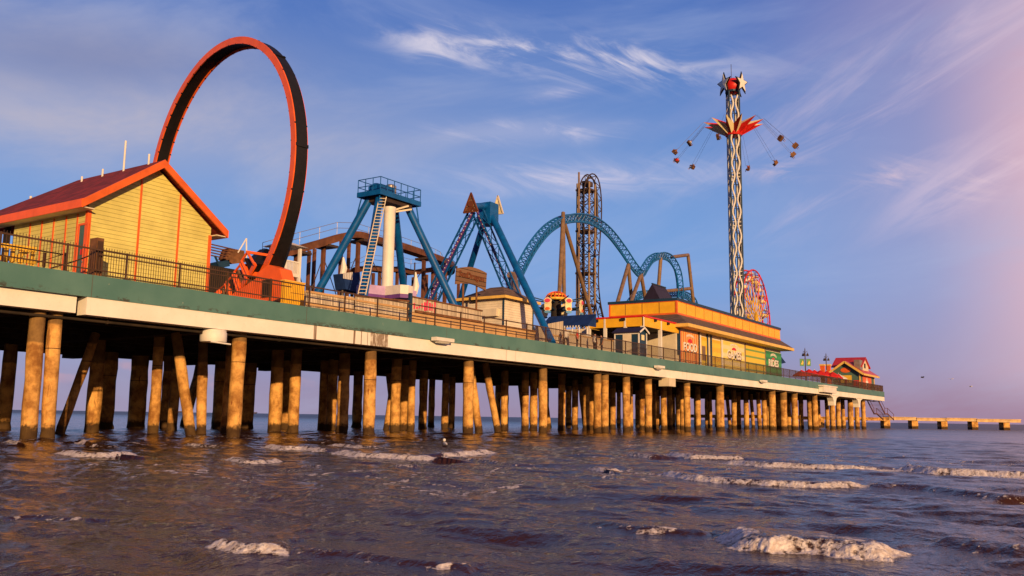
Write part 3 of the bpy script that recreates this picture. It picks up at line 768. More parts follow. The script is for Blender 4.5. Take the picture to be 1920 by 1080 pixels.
# tall flags furled on poles
for px, pa, pb, t, lab in ((640, 482, 520, 13, 'furled white feather flag on a dark pole left of the ladder'), (776, 510, 552, 12, 'furled white feather flag on a dark pole right of the white column')):
    q0, q1 = T(px, pb, t), T(px, pa, t)
    fo = thing('feather_flag', lab, 'flag', (q0[0], t, DECK), 'furled feather flags')
    MB().bar((q0[0], t, DECK), (q0[0], t, q1[2] + .8), .06, 6).build('pole', M['darksteel'], fo)
    m = MB().tube([(q0[0], t - .07, q0[2]), (q0[0] + .15, t - .1, q0[2] + .7), (q0[0] + .05, t - .07, q1[2])], [.22, .26, .06], 8); m.build('cloth', M['white'], fo, smooth=True)

# ------------------------------------------------------------------ swinging-boat ride
sd = thing('swing_boat_frame', 'blue twin A-frame of a swing boat ride with carved triangle crests', 'swing boat ride', (62, 9, DECK))
ta = 9.0
A1, A2 = T(891, 395, ta), T(913, 392, ta + .3)
def truss(p, q, w, name, mat, n=9):
    p, q = V(*p), V(*q); d = (q - p) / np.linalg.norm(q - p); a = np.cross(d, V(1, 0, 0)); a /= np.linalg.norm(a); b = np.cross(d, a); m = MB()
    cs_ = [a * w + b * w, a * w - b * w, -a * w - b * w, -a * w + b * w]
    for c in cs_: m.bar(p + c * .8, q + c * 1.15, .085, 6)
    for i in range(n):
        e0, e1 = p + (q - p) * i / n, p + (q - p) * (i + 1) / n
        for j in range(4): m.bar(e0 + cs_[j], e1 + cs_[(j + 1) % 4], .035, 5); m.bar(e1 + cs_[j], e1 + cs_[(j + 1) % 4], .03, 5)
    return m.build(name, mat, sd)
def footp(px, py, t, z=DECK): 
    return T(px, py, t)
def down(top, px, py, t):
    """foot on the deck along the sight of a leg"""
    q = T(px, py, t); f = (DECK - top[2]) / (q[2] - top[2]); return top + (q - top) * f
L1 = down(A1, 812, 556, 15.0); L2 = down(A1 + V(.4, 0, 0), 958, 545, 9.8)
truss(A1, L1, .42, 'lattice_leg', M['blue']); truss(A1 + V(.4, 0, 0), L2, .42, 'lattice_leg', M['blue'])
m = MB()
for tp, ft in ((A1, L1), (A1 + V(.4, 0, 0), L2)):
    off = V(-.55, -.25, 0); m.beam(tp + off, ft + off, .16, .16)
o_ = m.build('light_strip', M['deeppurple'], sd)
m = MB()
for tp, ft in ((A1, L1), (A1 + V(.4, 0, 0), L2)):
    off = V(-.64, -.3, 0)
    for i in range(40):
        p = tp + off + (ft - tp) * (i + .5) / 40; m.ball(p, .055, 6, 4)
m.build('bulbs', M['white'], o_)
B1 = T(1028, 612, .75); B1[2] = max(B1[2], DECK)
B1d = A2 + (B1 - A2) * ((DECK - A2[2]) / (B1[2] - A2[2]) if B1[2] < A2[2] - 1 else 1)
f = (DECK - A2[2]) / (B1[2] - A2[2]); B1 = A2 + (B1 - A2) * min(f, 1.06)
B1[2] = DECK
MB().tube([A2 + V(.3, 0, 0), B1], .29, 12).build('leg', M['blue'], sd, smooth=True)
B2 = down(A2 + V(.2, 0, 0), 862, 565, 15.5)
MB().tube([A2 + V(.2, .2, -.5), B2], .28, 12).build('leg', M['blue'], sd, smooth=True)
MB().bar(A1 + V(-.3, 0, .3), A2 + V(1.0, 0, .5), .3, 10).build('axle', M['blue'], sd, smooth=True)
m = MB().box(A2[0] - .5, A2[0] + .8, ta - .4, ta + .9, A2[2] - 1.4, A2[2] + .5); m.build('head_frame', M['blue'], sd)
for tp, dx, mat, lab in ((A1, -.62, 'woodsign', None), (A2, 1.25, 'pale', None)):
    x = tp[0] + dx; z = tp[2] - .15; h = 1.6; w = .76 if dx < 0 else .6
    m = MB().prism([(x, ta - w, z - .1), (x, ta + w, z - .1), (x, ta, z + h)], (.12, 0, 0))
    tri = m.build('crest_panel', M[mat], sd)
    m = MB()
    for a, b in (((ta - w, z - .1), (ta + w, z - .1)), ((ta + w, z - .1), (ta, z + h)), ((ta, z + h), (ta - w, z - .1))): m.beam((x - .03, *a), (x - .03, *b), .1, .1)
    if dx > 0: m.build('crest_rim', M['cream'], tri); continue
    m.lathe((x - .1, ta, z + .62), [(.27, 0), (.27, .09)], 18, 'x')
    for j in range(7): m.beam((x - .03, ta - .56 + j * .187, z), (x - .03, ta - .12 + j * .04, z + .42), .05, .05)
    m.build('crest_carving', M['carve'], tri)
# carved name board
q0, q1, q2, q3 = T(855, 533, 6), T(911, 545, 6), T(913, 512, 6), T(857, 503, 6)
sg = thing('ride_sign', 'curved carved wooden name board above the white kiosk roof', 'sign', ((q0[0] + q1[0]) / 2, 6, DECK))
n_ = 10; vs = []; fs = []
for i in range(n_ + 1):
    f = i / n_; bow = .28 * math.sin(f * math.pi)
    lo = q0 + (q1 - q0) * f; hi = q3 + (q2 - q3) * f
    vs += [lo + V(0, 0, bow), hi + V(0, 0, bow), lo + V(0, .12, bow), hi + V(0, .12, bow)]
for i in range(n_):
    o_ = 4 * i; fs += [(o_, o_ + 4, o_ + 5, o_ + 1), (o_ + 3, o_ + 7, o_ + 6, o_ + 2), (o_ + 1, o_ + 5, o_ + 7, o_ + 3), (o_ + 2, o_ + 6, o_ + 4, o_)]
fs += [(0, 1, 3, 2), (4 * n_, 4 * n_ + 2, 4 * n_ + 3, 4 * n_ + 1)]
MB().add(vs, fs).build('board', M['woodsign'], sg)
wv = q1 - q0; wl = np.linalg.norm(wv); h_ = q3[2] - q0[2]
MB().text('SeaDragon', q0 + wv * .08 + V(0, -.02, h_ * .42), wv / wl, V(0, 0, 1), wl * .84, h_ * .5, .03, .012).build('lettering', M['carve'], sg)
m = MB()
for f in (.3, .75): 
    p = q0 + wv * f; m.bar((p[0], 6.2, DECK), (p[0], 6.2, p[2] + .4), .08, 6)
m.build('post', M['brown'], sg)

# ------------------------------------------------------------------ white kiosk
yk = 4.6
a, b = T(944, 580, yk)[0], T(999, 580, yk)[0]; yb_ = S(868, 580, a)[1]
ki = thing('kiosk', 'cream kiosk with brown hip roof below the carved name board', 'kiosk', ((a + b) / 2, yk, DECK))
zk = T(944, 556, yk)[2]; zk2 = T(930, 541, yk + 1.5)[2] + .25
MB().box(a, b, yk, yb_, DECK, zk).build('wall', lapped('cream_lap_siding', (.78, .70, .56), .2, seam=.25), ki)
e = .45; cx = (a + b) / 2
m = MB().add([(a - e, yk - e, zk), (b + e, yk - e, zk), (b + e, yb_ + e, zk), (a - e, yb_ + e, zk), (cx - .3, yk + 1.4, zk2), (cx + .3, yk + 1.4, zk2), (cx + .3, yb_ - 1.4, zk2), (cx - .3, yb_ - 1.4, zk2)],
             [(3, 2, 1, 0), (0, 1, 5, 4), (1, 2, 6, 5), (2, 3, 7, 6), (3, 0, 4, 7), (4, 5, 6, 7)])
m.build('roof', M['brownroof'], ki)
m = MB(); m.box(a - e - .05, b + e + .05, yk - e - .05, yk - e, zk - .16, zk + .06); m.box(a - e - .05, b + e + .05, yb_ + e, yb_ + e + .05, zk - .16, zk + .06); m.box(a - e - .05, a - e, yk - e, yb_ + e, zk - .16, zk + .06); m.box(b + e, b + e + .05, yk - e, yb_ + e, zk - .16, zk + .06)
m.build('eave_board', M['yeltrim'], ki)
MB().box(a - .05, a + .06, yk - .05, yk + .06, DECK, zk - .17).build('corner_board', M['navy'], ki)
MB().box(b - .06, b + .05, yk - .05, yk + .06, DECK, zk - .17).build('corner_board', M['navy'], ki)
q = S(921, 587, a); MB().box(a - .45, a - .01, q[1] - .8, q[1] + .8, q[2] - .3, q[2] + .3).build('air_conditioner', M['cream'], ki)
q = S(891, 563, a); MB().box(a - .25, a - .01, q[1] - .25, q[1] + .25, q[2] - .2, q[2] + .15).build('wall_lamp', M['dark'], ki)

# ------------------------------------------------------------------ board fences along the front
def board_fence(name, label, p0, p1, t, mat, cap=None, extra=None):
    a, b = T(*p0, t), T(*p1, t)
    r = thing(name, label, 'fence', ((a[0] + b[0]) / 2, t, DECK), 'board screens along the front')
    MB().prism([(a[0], t, DECK), (b[0], t, DECK), (b[0], t, b[2]), (a[0], t, a[2])], (0, .08, 0)).build('boards', M[mat], r)
    if cap:
        MB().beam((a[0], t + .04, a[2] + .04), (b[0], t + .04, b[2] + .04), .22, .09).build('cap', M[cap], r)
    m = MB()
    for z in (.35, 1.05): m.box(a[0], b[0], t - .06, t - .003, DECK + z, DECK + z + .12)
    if extra is None: m.build('stringer', M['tanwall'], r)
    return r, a, b
board_fence('board_fence', 'pale weathered board fence between yellow partition and ladder leg', (573, 545), (664, 557), 1.7, 'fence')
r, a, b = board_fence('board_fence', 'pale board fence with brown cap below the white column', (668, 556), (768, 566), 1.9, 'fence', 'brown')
MB().box(b[0] - .1, b[0] + .1, 1.75, 1.95, DECK, T(768, 549, 1.8)[2]).build('post', M['navy'], r)
r, a, b = board_fence('board_fence', 'long pale board screen with brown cap left of the cream kiosk', (771, 557), (904, 584), 2.1, 'fence', 'brown', 1)
MB().box(a[0], b[0], 2.0, 2.09, DECK, DECK + 1.0).build('plinth', M['tanwall'], r)
m = MB(); random.seed(3)
for j in range(9):
    x = a[0] + .25 + j * .27; m.box(x, x + random.uniform(.1, .22), 2.07, 2.097, DECK + 1.05 + random.uniform(0, .3), DECK + 1.25 + random.uniform(.1, .75))
m.build('painted_marks', M['pink'], r)
MB().box(a[0] + .3, b[0] - .2, 1.93, 1.998, DECK + .98, DECK + 1.13).build('ledge', M['brown'], r)
r, a, b = board_fence('low_wall', 'low tan board wall in front of the cream kiosk', (906, 606), (1004, 622), 2.0, 'tanwall', 'brown', 1)
r, a, b = board_fence('slat_screen', 'pale upright slat screen beneath the blue awning', (1029, 607), (1056, 602), 3.0, 'fence', None, None)
r, a, b = board_fence('slat_screen', 'low orange brown slat screen between awning posts and amber porch', (1058, 626), (1150, 640), 3.4, 'fencex', 'tanwall', 1)
r, a, b = board_fence('slat_screen', 'low slat screen between low tan wall and thick blue leg', (1005, 610), (1027, 614), 2.6, 'fence', None, 1)

# ------------------------------------------------------------------ small round ride with petal pods
kc = V(*T(1043, 560, 11)); kx, ky = kc[0], 11.0
kr = thing('pod_ride', 'small round ride with pink and cream pods under an orange crown', 'pod ride', (kx, ky, DECK))
zp0, zp1 = T(1043, 592, 11)[2], T(1043, 564, 11)[2]
MB().lathe((kx, ky, 0), [(2.2, DECK), (2.2, DECK + .5), (.7, DECK + .7), (.5, zp1)], 20).build('base', M['dark'], kr, smooth=True)
m = MB()
zt_ = T(1043, 547, 11)[2]
for j in range(8):
    a_ = math.pi * j / 8; d_ = V(math.cos(a_), math.sin(a_), 0)
    pts = [V(kx, ky, zp1 + .1) + d_ * (1.12 * math.cos(q)) + V(0, 0, (zt_ - zp1 - .1) * math.sin(q)) for q in np.linspace(0, math.pi, 15)]
    m.tube(pts, .06, 6)
m.build('crown_ribs', M['orange2'], kr)
m = MB().tube([(kx + 1.12 * math.cos(q), ky + 1.12 * math.sin(q), zp1 + .15) for q in np.linspace(0, 2 * math.pi, 25)[:-1]], .14, 6, closed=True); m.tube([(kx + .8 * math.cos(q), ky + .8 * math.sin(q), zt_ - .35) for q in np.linspace(0, 2 * math.pi, 21)[:-1]], .09, 6, closed=True)
m.build('crown_ring', M['gold'], kr)
MB().lathe((kx, ky, 0), [(.2, zp1), (.6, zp1 + .2), (.65, zp1 + .75), (.2, zp1 + .9)], 16).build('crown_drum', M['red'], kr, smooth=True)
for j in range(8):
    a_ = YAW + math.pi + rad(24 + 45 * j); d_ = V(math.cos(a_), math.sin(a_), 0); n_ = V(-d_[1], d_[0], 0)
    c_ = V(kx, ky, 0) + d_ * 2.7
    def petal(z, w, h, off, dep):
        return [c_ + d_ * off + n_ * (w * math.cos(q)) + V(0, 0, z + h * math.sin(q)) for q in np.linspace(0, 2 * math.pi, 15)[:-1]], d_ * dep
    H = zp1 - zp0
    pm_ = MB(); pm_.prism(*petal(zp0 + H * .5, .36, H * .42, -.15, .15)); pm_.prism(*petal(zp0 + H * .80, .40, H * .2, -.1, .16)); pm_.prism(*petal(zp0 + H * .27, .36, H * .17, -.1, .16))
    po = pm_.build('pod', M['pale'], kr)
    MB().prism(*petal(zp0 + H * .80, .29, H * .13, .065, .05)).build('pod_disc', M['pink'], po)
    MB().prism(*petal(zp0 + H * .27, .25, H * .1, .065, .05)).build('pod_disc', M['orange2'], po)
    MB().prism(*petal(zp0 + H * .06, .33, H * .09, -.1, .2)).build('pod_foot', M['sky'], po)
    m = MB().bar(V(kx, ky, zp0 + .5), c_ + V(0, 0, zp0 + H * .5) - d_ * .2, .09, 6); m.bar(V(kx, ky, zp0 + 1.2), c_ + V(0, 0, zp1 + .2), .06, 6); m.build('arm', M['navy'], kr)

# blue awning
aw = thing('awning', 'dark blue canvas awning on thin pale posts beside the amber porch', 'awning', (74, 4, DECK))
ax0 = T(1102, 600, 3.6)[0]; ay0 = 3.6; ay1 = S(1013, 600, ax0)[1]
zlo = S(1102, 610, ax0)[2]; zhi = S(1102, 588.5, ax0)[2] + .15
m = MB().add([(ax0, ay0, zlo), (ax0, ay1, zlo), (ax0 + 1.6, ay1, zhi), (ax0 + 1.6, ay0, zhi), (ax0 + .1, ay0, zlo - .06), (ax0 + .1, ay1, zlo - .06), (ax0 + 1.7, ay1, zhi - .08), (ax0 + 1.7, ay0, zhi - .08)],
             [(0, 1, 2, 3), (7, 6, 5, 4), (0, 4, 5, 1), (1, 5, 6, 2), (2, 6, 7, 3), (3, 7, 4, 0)])
m.add([(ax0 + .02, ay0 + .01, zlo - .03), (ax0 + 1.62, ay0 + .01, zhi - .05), (ax0 + 1.62, ay0 + .01, zlo - .03)], [(0, 1, 2)])
m.build('canvas', M['canvas'], aw)
m = MB(); y = ay1 - 4.2
while y < ay1 - .3: m.box(ax0 - .03, ax0 + .01, y, y + .11, zlo - .14, zlo + .05); y += .3
m.build('valance', M['white'], aw)
for f in (.04, .2, .35, .5, .75, .97):
    y = ay0 + (ay1 - ay0) * f; MB().bar((ax0 + .25, y, DECK), (ax0 + .25, y, zlo + .1), .055, 6).build('post', M['white'], aw)

# ------------------------------------------------------------------ steel coaster
co = thing('roller_coaster', 'blue lattice roller coaster track over a tall dark lift tower', 'roller coaster', (95, 22, DECK))
def track(pts, name_prefix, gauge=.55, depth=1.15, rr=.11, sr=.16, mat='track', outward=None, stepm=1.5, side=None):
    P = catmull(pts, .55); n = len(P)
    ra_, rb_, sp_ = [], [], []
    for i, p in enumerate(P):
        d = P[min(i + 1, n - 1)] - P[max(i - 1, 0)]; d /= np.linalg.norm(d)
        sd_ = V(0, 1, 0) if side is None else side
        sd_ = sd_ - d * (sd_ @ d); sd_ /= np.linalg.norm(sd_)
        u = np.cross(sd_, d)
        if outward is not None and u @ (p - outward) < 0: u = -u
        elif outward is None and u[2] < 0 and abs(d[2]) < .999: u = -u
        ra_.append(p + sd_ * gauge); rb_.append(p - sd_ * gauge); sp_.append(p - u * depth)
    MB().tube(ra_, rr, 7).build('rail', M[mat], co, smooth=True); MB().tube(rb_, rr, 7).build('rail', M[mat], co, smooth=True)
    MB().tube(sp_, sr, 8).build('spine', M[mat], co, smooth=True)
    m = MB(); k_ = max(2, int(stepm / .55)); last = None
    for i in range(0, n, k_):
        m.bar(ra_[i], rb_[i], .055, 5); j = min(i + k_ // 2, n - 1)
        for r_ in (ra_, rb_):
            m.bar(r_[i], sp_[j], .06, 5)
            if i + k_ < n: m.bar(sp_[j], r_[min(i + k_, n - 1)], .06, 5)
    m.build('lattice', M[mat], co); return P
main = [(950, 590, 15), (955, 562, 15.5), (962, 535, 16), (975, 500, 17), (1000, 455, 18), (1028, 422, 19), (1057, 405, 20), (1085, 402, 20.5), (1112, 409, 21), (1140, 430, 21.5), (1166, 463, 22), (1186, 493, 22), (1198, 507, 22.3), (1205, 506, 22.7),
        (1211, 496, 23), (1222, 481, 23.3), (1238, 474, 23.6), (1255, 480, 24), (1268, 500, 24.3), (1274, 525, 24.6), (1276, 560, 25), (1276, 590, 25)]
track([T(a, b, c) for a, b, c in main], 'main', .55, .95)
low = [(1172, 585, 26), (1182, 563, 26), (1197, 549, 26.2), (1214, 545, 26.5), (1232, 546, 27), (1250, 546, 27.5), (1275, 546, 28), (1292, 553, 28.4), (1302, 566, 28.7), (1306, 590, 29)]
track([T(a, b, c) for a, b, c in low], 'low', .5, 1.0)
tall = [(1091.5, 604), (1091, 540), (1090.5, 450), (1090.5, 370), (1092, 348), (1097.5, 333), (1105.5, 326.5), (1113.5, 331), (1119.5, 345), (1123, 375), (1123, 410), (1120.5, 450), (1118, 490), (1117.5, 525), (1119.5, 555), (1123.5, 580), (1129, 604)]
track([T(a, b, 27.5) for a, b in tall], 'tall', .42, .55, .10, .13, 'darksteel', V(*T(1105, 470, 27.5)), 1.9)
ltw = MB(); lat = MB()
tx0, tx1 = T(1100, 470, 27)[0], T(1111, 470, 27)[0]
ztop = T(1104, 350, 28)[2]
colsL = [(tx0, 26.6), (tx1, 26.6), (tx1, 28.6), (tx0, 28.6)]
for x, y in colsL: ltw.bar((x, y, DECK), (x, y, ztop), .16, 8)
ltw.build('tower_columns', M['tan'], co)
z = DECK; j = 0
while z < ztop - 1.9:
    for i in range(4):
        a, b = colsL[i], colsL[(i + 1) % 4]
        lat.bar((*a, z), (*b, z + 2.0), .055, 5); lat.bar((*b, z), (*a, z + 2.0), .055, 5); lat.bar((*a, z), (*b, z), .08, 5)
    z += 2.0; j += 1
lat.build('tower_lattice', M['darksteel'], co)
m = MB()
for py in (362, 438, 516, 575):
    z = T(1104, py, 28)[2]; m.box(tx0 - .2, tx1 + .3, 26.5, 28.8, z - .18, z + .1)
m.box(tx0 + .3, tx1 + .1, 27.0, 28, T(1104, 349, 28)[2] - .4, T(1104, 349, 28)[2] + .3)
m.build('tower_gallery', M['darksteel'], co)
MB().bar(T(1085.5, 323, 26.5), T(1085.5, 600, 26.5), .14, 6).build('ladder_pole', M['tan'], co)
def sup(p, q, r=.3): MB().tube([p, q], r, 12).build('support', M['tan'], co, smooth=True)
def gr(px, py, t):
    q = T(px, py, t); return (q[0], t, DECK)
def run(p, px, py, t):
    q = T(px, py, t); f = (DECK - p[2]) / (q[2] - p[2]); return p + (q - p) * f
p = T(1056, 399, 19.4); sup(p, run(p, 1047, 590, 16), .25)
p = T(1056, 402, 19.8); sup(p, run(p, 1058, 590, 21), .25)
p = T(1059, 420, 20); sup(p, run(p, 1113, 604, 22), .25)
p = T(1178, 497, 22); sup(p, run(p, 1157, 570, 19), .28); sup(p, run(p, 1185, 570, 22.5), .28)
p = T(1202, 514, 22.4); sup(p, run(p, 1183, 566, 20), .28); sup(p, run(p, 1211, 566, 23), .28)
p = T(1239, 484, 23.6); sup(p, run(p, 1233, 560, 23.6), .3)
p1_, p2_ = T(1259, 482, 24), T(1290, 478, 25); sup(p1_, p2_, .3); sup(p2_, run(p2_, 1300, 566, 25), .3)
p1_, p2_ = T(1246, 546, 25), T(1294, 541, 25); sup(p1_, p2_, .3)
p = T(962, 516, 16); sup(p, run(p, 966, 545, 14), .4); sup(p + V(-.5, 0, 0), run(p, 972, 545, 17), .4)

# ------------------------------------------------------------------ amber arcade building
yb0 = 3.0
bl, br = T(1273, 640, yb0)[0], T(1464, 680, yb0)[0]
ar = thing('arcade_building', 'long amber topped arcade hall with brown skirt roof and painted shutters', 'building', ((bl + br) / 2, yb0, DECK))
yp = 5.0                                                    # parapet stands back
zs0 = T(1273, 608, yb0)[2]                                  # wall head
pl_, pr_ = T(1269, 580, yp)[0], T(1463, 640, yp)[0]
ptop, pbot = T(1269, 563.5, yp)[2], T(1269, 589, yp)[2]
ydeep = S(1142, 575, pl_)[1]
MB().box(bl, br, yb0, ydeep + 6, DECK, zs0).build('wall', M['cream'], ar)
par = MB().box(pl_, pr_, yp, ydeep, zs0 + .01, ptop).build('parapet', M['yelpan'], ar)
MB().box(pl_ - .12, pr_ + .12, yp - .12, ydeep + .12, ptop + .001, ptop + .32).build('coping', M['navy'], par)
m = MB(); z0_ = pbot
m.box(pl_ - .06, pr_ + .06, yp - .06, yp - .002, z0_, z0_ + .2); m.box(pl_ - .06, pl_ - .002, yp, ydeep, z0_, z0_ + .2)
m.box(pl_ - .07, pl_ + .14, yp - .07, yp + .14, z0_ + .2, ptop); m.box(pl_ - .07, pl_ - .002, ydeep - .2, ydeep, z0_ + .2, ptop)
m.box(pl_ - .05, pr_ + .05, yp - .05, yp - .003, ptop - .08, ptop); m.box(pl_ - .05, pl_ - .003, yp, ydeep, ptop - .08, ptop)
m.build('trim', M['orange2'], par)
m = MB(); n_ = 14
for i in range(1, n_): x = pl_ + (pr_ - pl_) * i / n_; MB().box(x - .03, x + .03, yp - .02, yp - .001, z0_ + .2, ptop - .08).build('panel_joint', M['brown'], par)
for i in range(1, 4): y = yp + (ydeep - yp) * i / 4; MB().box(pl_ - .02, pl_ - .001, y - .03, y + .03, z0_ + .2, ptop - .08).build('panel_joint', M['brown'], par)
ov_ = 1.5; zs = T(1262, 602, yb0 - ov_ + .3)[2] + .1
el, er2 = bl - 1.0, br + 1.3; ef = yb0 - ov_
m = MB().add([(el, ef, zs), (er2, ef, zs), (er2, ydeep, zs), (el, ydeep, zs), (pl_ - .07, yp - .07, pbot), (pr_ + .07, yp - .07, pbot), (pr_ + .07, ydeep, pbot), (pl_ - .07, ydeep, pbot)],
             [(0, 1, 5, 4), (1, 2, 6, 5), (3, 0, 4, 7)])
m.build('skirt_roof', M['brownroof'], ar)
m = MB().box(el - .04, er2 + .04, ef - .04, ydeep - .05, zs - .36, zs - .002); m.build('eave', M['yeltrim'], ar)
MB().prism([(br + .02, yb0 + .2, T(1465, 664, yb0)[2]), (br + 3.1, yb0 + .2, T(1481, 681, yb0)[2]), (br + .02, yb0 + .2, T(1465, 683, yb0)[2])], (0, 4, 0)).build('side_awning', M['canvas'], ar)
def shutter(p0, p1, top, bot, mat, name='shutter', lab=None):
    a, b = T(p0, 640, yb0)[0], T(p1, 640, yb0)[0]; zt1 = T((p0 + p1) / 2, top, yb0)[2]
    o_ = MB().box(a, b, yb0 - .09, yb0 - .004, DECK if bot is None else bot, zt1).build(name, M[mat], ar)
    if lab: o_['label'] = lab
    return o_, a, b, DECK, zt1
def jamb(px, mat='navy', w=.12):
    x = T(px, 640, yb0)[0]; MB().box(x - w / 2, x + w / 2, yb0 - .14, yb0 - .095, DECK, zs - .38).build('jamb', M[mat], ar)
f_, fa, fb, _, fz = shutter(1274, 1308, 624, None, 'foodsh', 'shutter', 'orange red striped shutter lettered FOOD')
y1_, a1_, b1_, _, z1_ = shutter(1312, 1324, 632, None, 'yelsh', 'shutter', 'plain yellow shutter')
shutter(1333, 1350, 638, None, 'yelsh', 'shutter', 'plain yellow shutter')
g_, ga, gb, _, gz = shutter(1354, 1394, 641, None, 'gamesh', 'shutter', 'pale banded shutter lettered GAMES')
shutter(1397, 1432, 651, None, 'bandsh', 'shutter', 'yellow shutter with green bands')
r_, ra2, rb2, _, rz = shutter(1434, 1463, 660, None, 'ridesh', 'shutter', 'green shutter lettered RIDES')
for px in (1325, 1332): jamb(px, 'navy', .35)
for px in (1273, 1309.5): jamb(px, 'navy', .18)
for px in (1311, 1352): jamb(px, 'white', .5)
for px in (1395.5, 1433): jamb(px, 'tan', .12)
qd = T(1318, 660, yb0); MB().box(qd[0] - .5, qd[0] + .5, yb0 - .12, yb0 - .092, DECK + 1.0, T(1318, 649, yb0)[2]).build('louvre', M['tan'], ar)
def sign_text(par, txt, p0, p1, top, bot, small, stop, sbot):
    """lettering measured off the photo: bottom-left p0, bottom-right p1 (x), cap height between top and bot at its left end"""
    x0, x1 = T(p0, bot, yb0)[0], T(p1, bot, yb0)[0]; z0, z1 = T(p0, bot, yb0)[2], T(p0, top, yb0)[2]; w = x1 - x0
    MB().text(txt, (x0 + .07, yb0 - .10, z0 - .09), (1, 0, 0), (0, 0, 1), w * 1.03, (z1 - z0) * 1.04, .02, .06).build('letter_shadow', M['brown'], par)
    MB().text(txt, (x0, yb0 - .125, z0), (1, 0, 0), (0, 0, 1), w, z1 - z0, .025, .022).build('lettering', M['white'], par)
    m = MB(); n = len(small); cw = w * .6; cx = (x0 + x1) / 2; pm_ = (p0 + p1) / 2
    za_, zb_ = T(pm_, sbot, yb0)[2], T(pm_, stop, yb0)[2]; hh_ = (zb_ - za_) * .55
    for i, ch in enumerate(small):
        f = (i + .5) / n - .5
        m.text(ch, (cx + f * cw - cw / n * .4, yb0 - .125, za_ + (zb_ - za_ - hh_) * (1 - 4 * f * f)), (1, 0, f * -.5), (0, 0, 1), cw / n * .8, hh_, .02, .02)
    m.build('small_lettering', M['white'], par)
    MB().prism([(cx + w * .16 * math.cos(q), yb0 - .115, z1 + .03 + (za_ - z1) * .9 * math.sin(q)) for q in np.linspace(0, math.pi, 12)], (0, .02, 0)).build('emblem', M['red'], par)
sign_text(f_, 'FOOD', 1280, 1305, 641, 657, 'Pleasure', 627, 635)
sign_text(g_, 'GAMES', 1362, 1388, 655, 671, 'Pleasure', 645, 652)
sign_text(r_, 'RIDES', 1440, 1458, 673, 686, 'Pleasure', 663, 671)
# open amber porch at the near end
xl = T(1207, 620, yb0)[0]; ypk = S(1098, 610, xl)[1]
zp1 = T(1207, 594, yb0)[2]; zp0 = T(1207, 611, yb0)[2]
po = thing('porch', 'open amber fronted porch with white posts joined to the arcade hall', 'porch', (xl, yb0, DECK))
m = MB().box(xl, bl - .01, yb0, yb0 + .25, zp0, zp1); m.box(xl, xl + .25, yb0 + .251, ypk, zp0, zp1); m.build('fascia', M['yelpan'], po)
m = MB().box(xl - .08, bl - .02, yb0 - .1, ypk, zp1 + .002, zp1 + .16); m.build('roof_edge', M['red'], po)
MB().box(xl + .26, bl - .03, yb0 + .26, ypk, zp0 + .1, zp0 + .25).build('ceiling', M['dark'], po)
for px in (1207, 1240):
    x = T(px, 640, yb0)[0]; MB().box(x - .14, x + .14, yb0 - .04, yb0 + .3, DECK, zp0 - .002).build('post', M['white'], po); MB().box(x - .12, x + .12, yb0 - .03, yb0 - .002, zp0, zp1).build('pilaster', M['white'], po)
for px in (1134, 1104, 1172):
    y = S(px, 630, xl)[1]; MB().box(xl - .04, xl + .25, y - .14, y + .14, DECK, zp0 - .002).build('post', M['white'], po); MB().box(xl - .03, xl - .002, y - .1, y + .1, zp0, zp1).build('pilaster', M['white'], po)
m = MB()
for px, py in ((1169, 599), (1119, 602)):
    q = S(px, py, xl); m.box(xl - .22, xl - .04, q[1] - .22, q[1] + .22, q[2] - .13, q[2] + .13)
for px, py in ((1227, 601), (1251, 607)):
    q = T(px, py, yb0); m.box(q[0] - .14, q[0] + .14, yb0 - .25, yb0 - .01, q[2] - .12, q[2] + .12)
m.build('flood_lamp', M['dark'], po)
MB().box(bl - .6, bl - .05, yb0 + .1, ypk, DECK, zp0 + .05).build('back_wall', M['cream'], po)
MB().box(bl - .66, bl - .605, yb0 + 4.5, yb0 + 7, DECK + 1.9, DECK + 2.7).build('menu_board', M['red'], po)
MB().box(bl - .3, bl - .03, yb0 - .06, yb0 + .09, DECK + 1.2, zp0 - .05).build('pillar', M['navy'], po)
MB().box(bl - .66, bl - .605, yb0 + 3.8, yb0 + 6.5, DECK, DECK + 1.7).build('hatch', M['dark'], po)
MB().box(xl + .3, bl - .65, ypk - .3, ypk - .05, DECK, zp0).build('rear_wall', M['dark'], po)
q = S(1103, 612, xl)
m = MB().text('REO', (xl - .05, q[1] + .2, q[2] - .7), (0, -1, 0), (0, 0, 1), 2.6, 1.0, .03, .02) if False else None
# dark violet roof lantern
q0 = T(1230, 566, 9)
vx0, vx1 = T(1205, 566, 9)[0] + 4.0, None
rl_ = thing('roof_lantern', 'dark violet tent shaped lantern on the arcade roof', 'roof lantern', (q0[0] + 4, 9, ptop + .33))
xx0 = S(1205, 566, pl_ + 1.0); xx1 = S(1240, 566, pl_ + 1.0)
ya_, yb2 = S(1238, 566, pl_ + .8)[1], S(1204, 566, pl_ + .8)[1]; ym_ = S(1223, 566, pl_ + .8)[1]; zz_ = S(1223, 532, pl_ + .8)[2]
zb2 = ptop + .33
MB().add([(pl_ + .8, ya_, zb2), (pl_ + .8, yb2, zb2), (pl_ + .8, ym_, zz_), (pl_ + 5.4, ya_, zb2), (pl_ + 5.4, yb2, zb2), (pl_ + 4.6, ym_, zz_)],
         [(0, 2, 1), (3, 4, 5), (0, 3, 5, 2), (1, 2, 5, 4), (0, 1, 4, 3)]).build('roof', M['violet'], rl_)
m = MB(); m.box(pl_ + .7, pl_ + 5.5, ya_ - .1, yb2 + .1, ptop + .321, ptop + .329); m.beam((pl_ + .75, ym_, zz_ + .03), (pl_ + 4.65, ym_, zz_ + .03), .15, .12); m.build('ridge_cap', M['navy'], rl_)
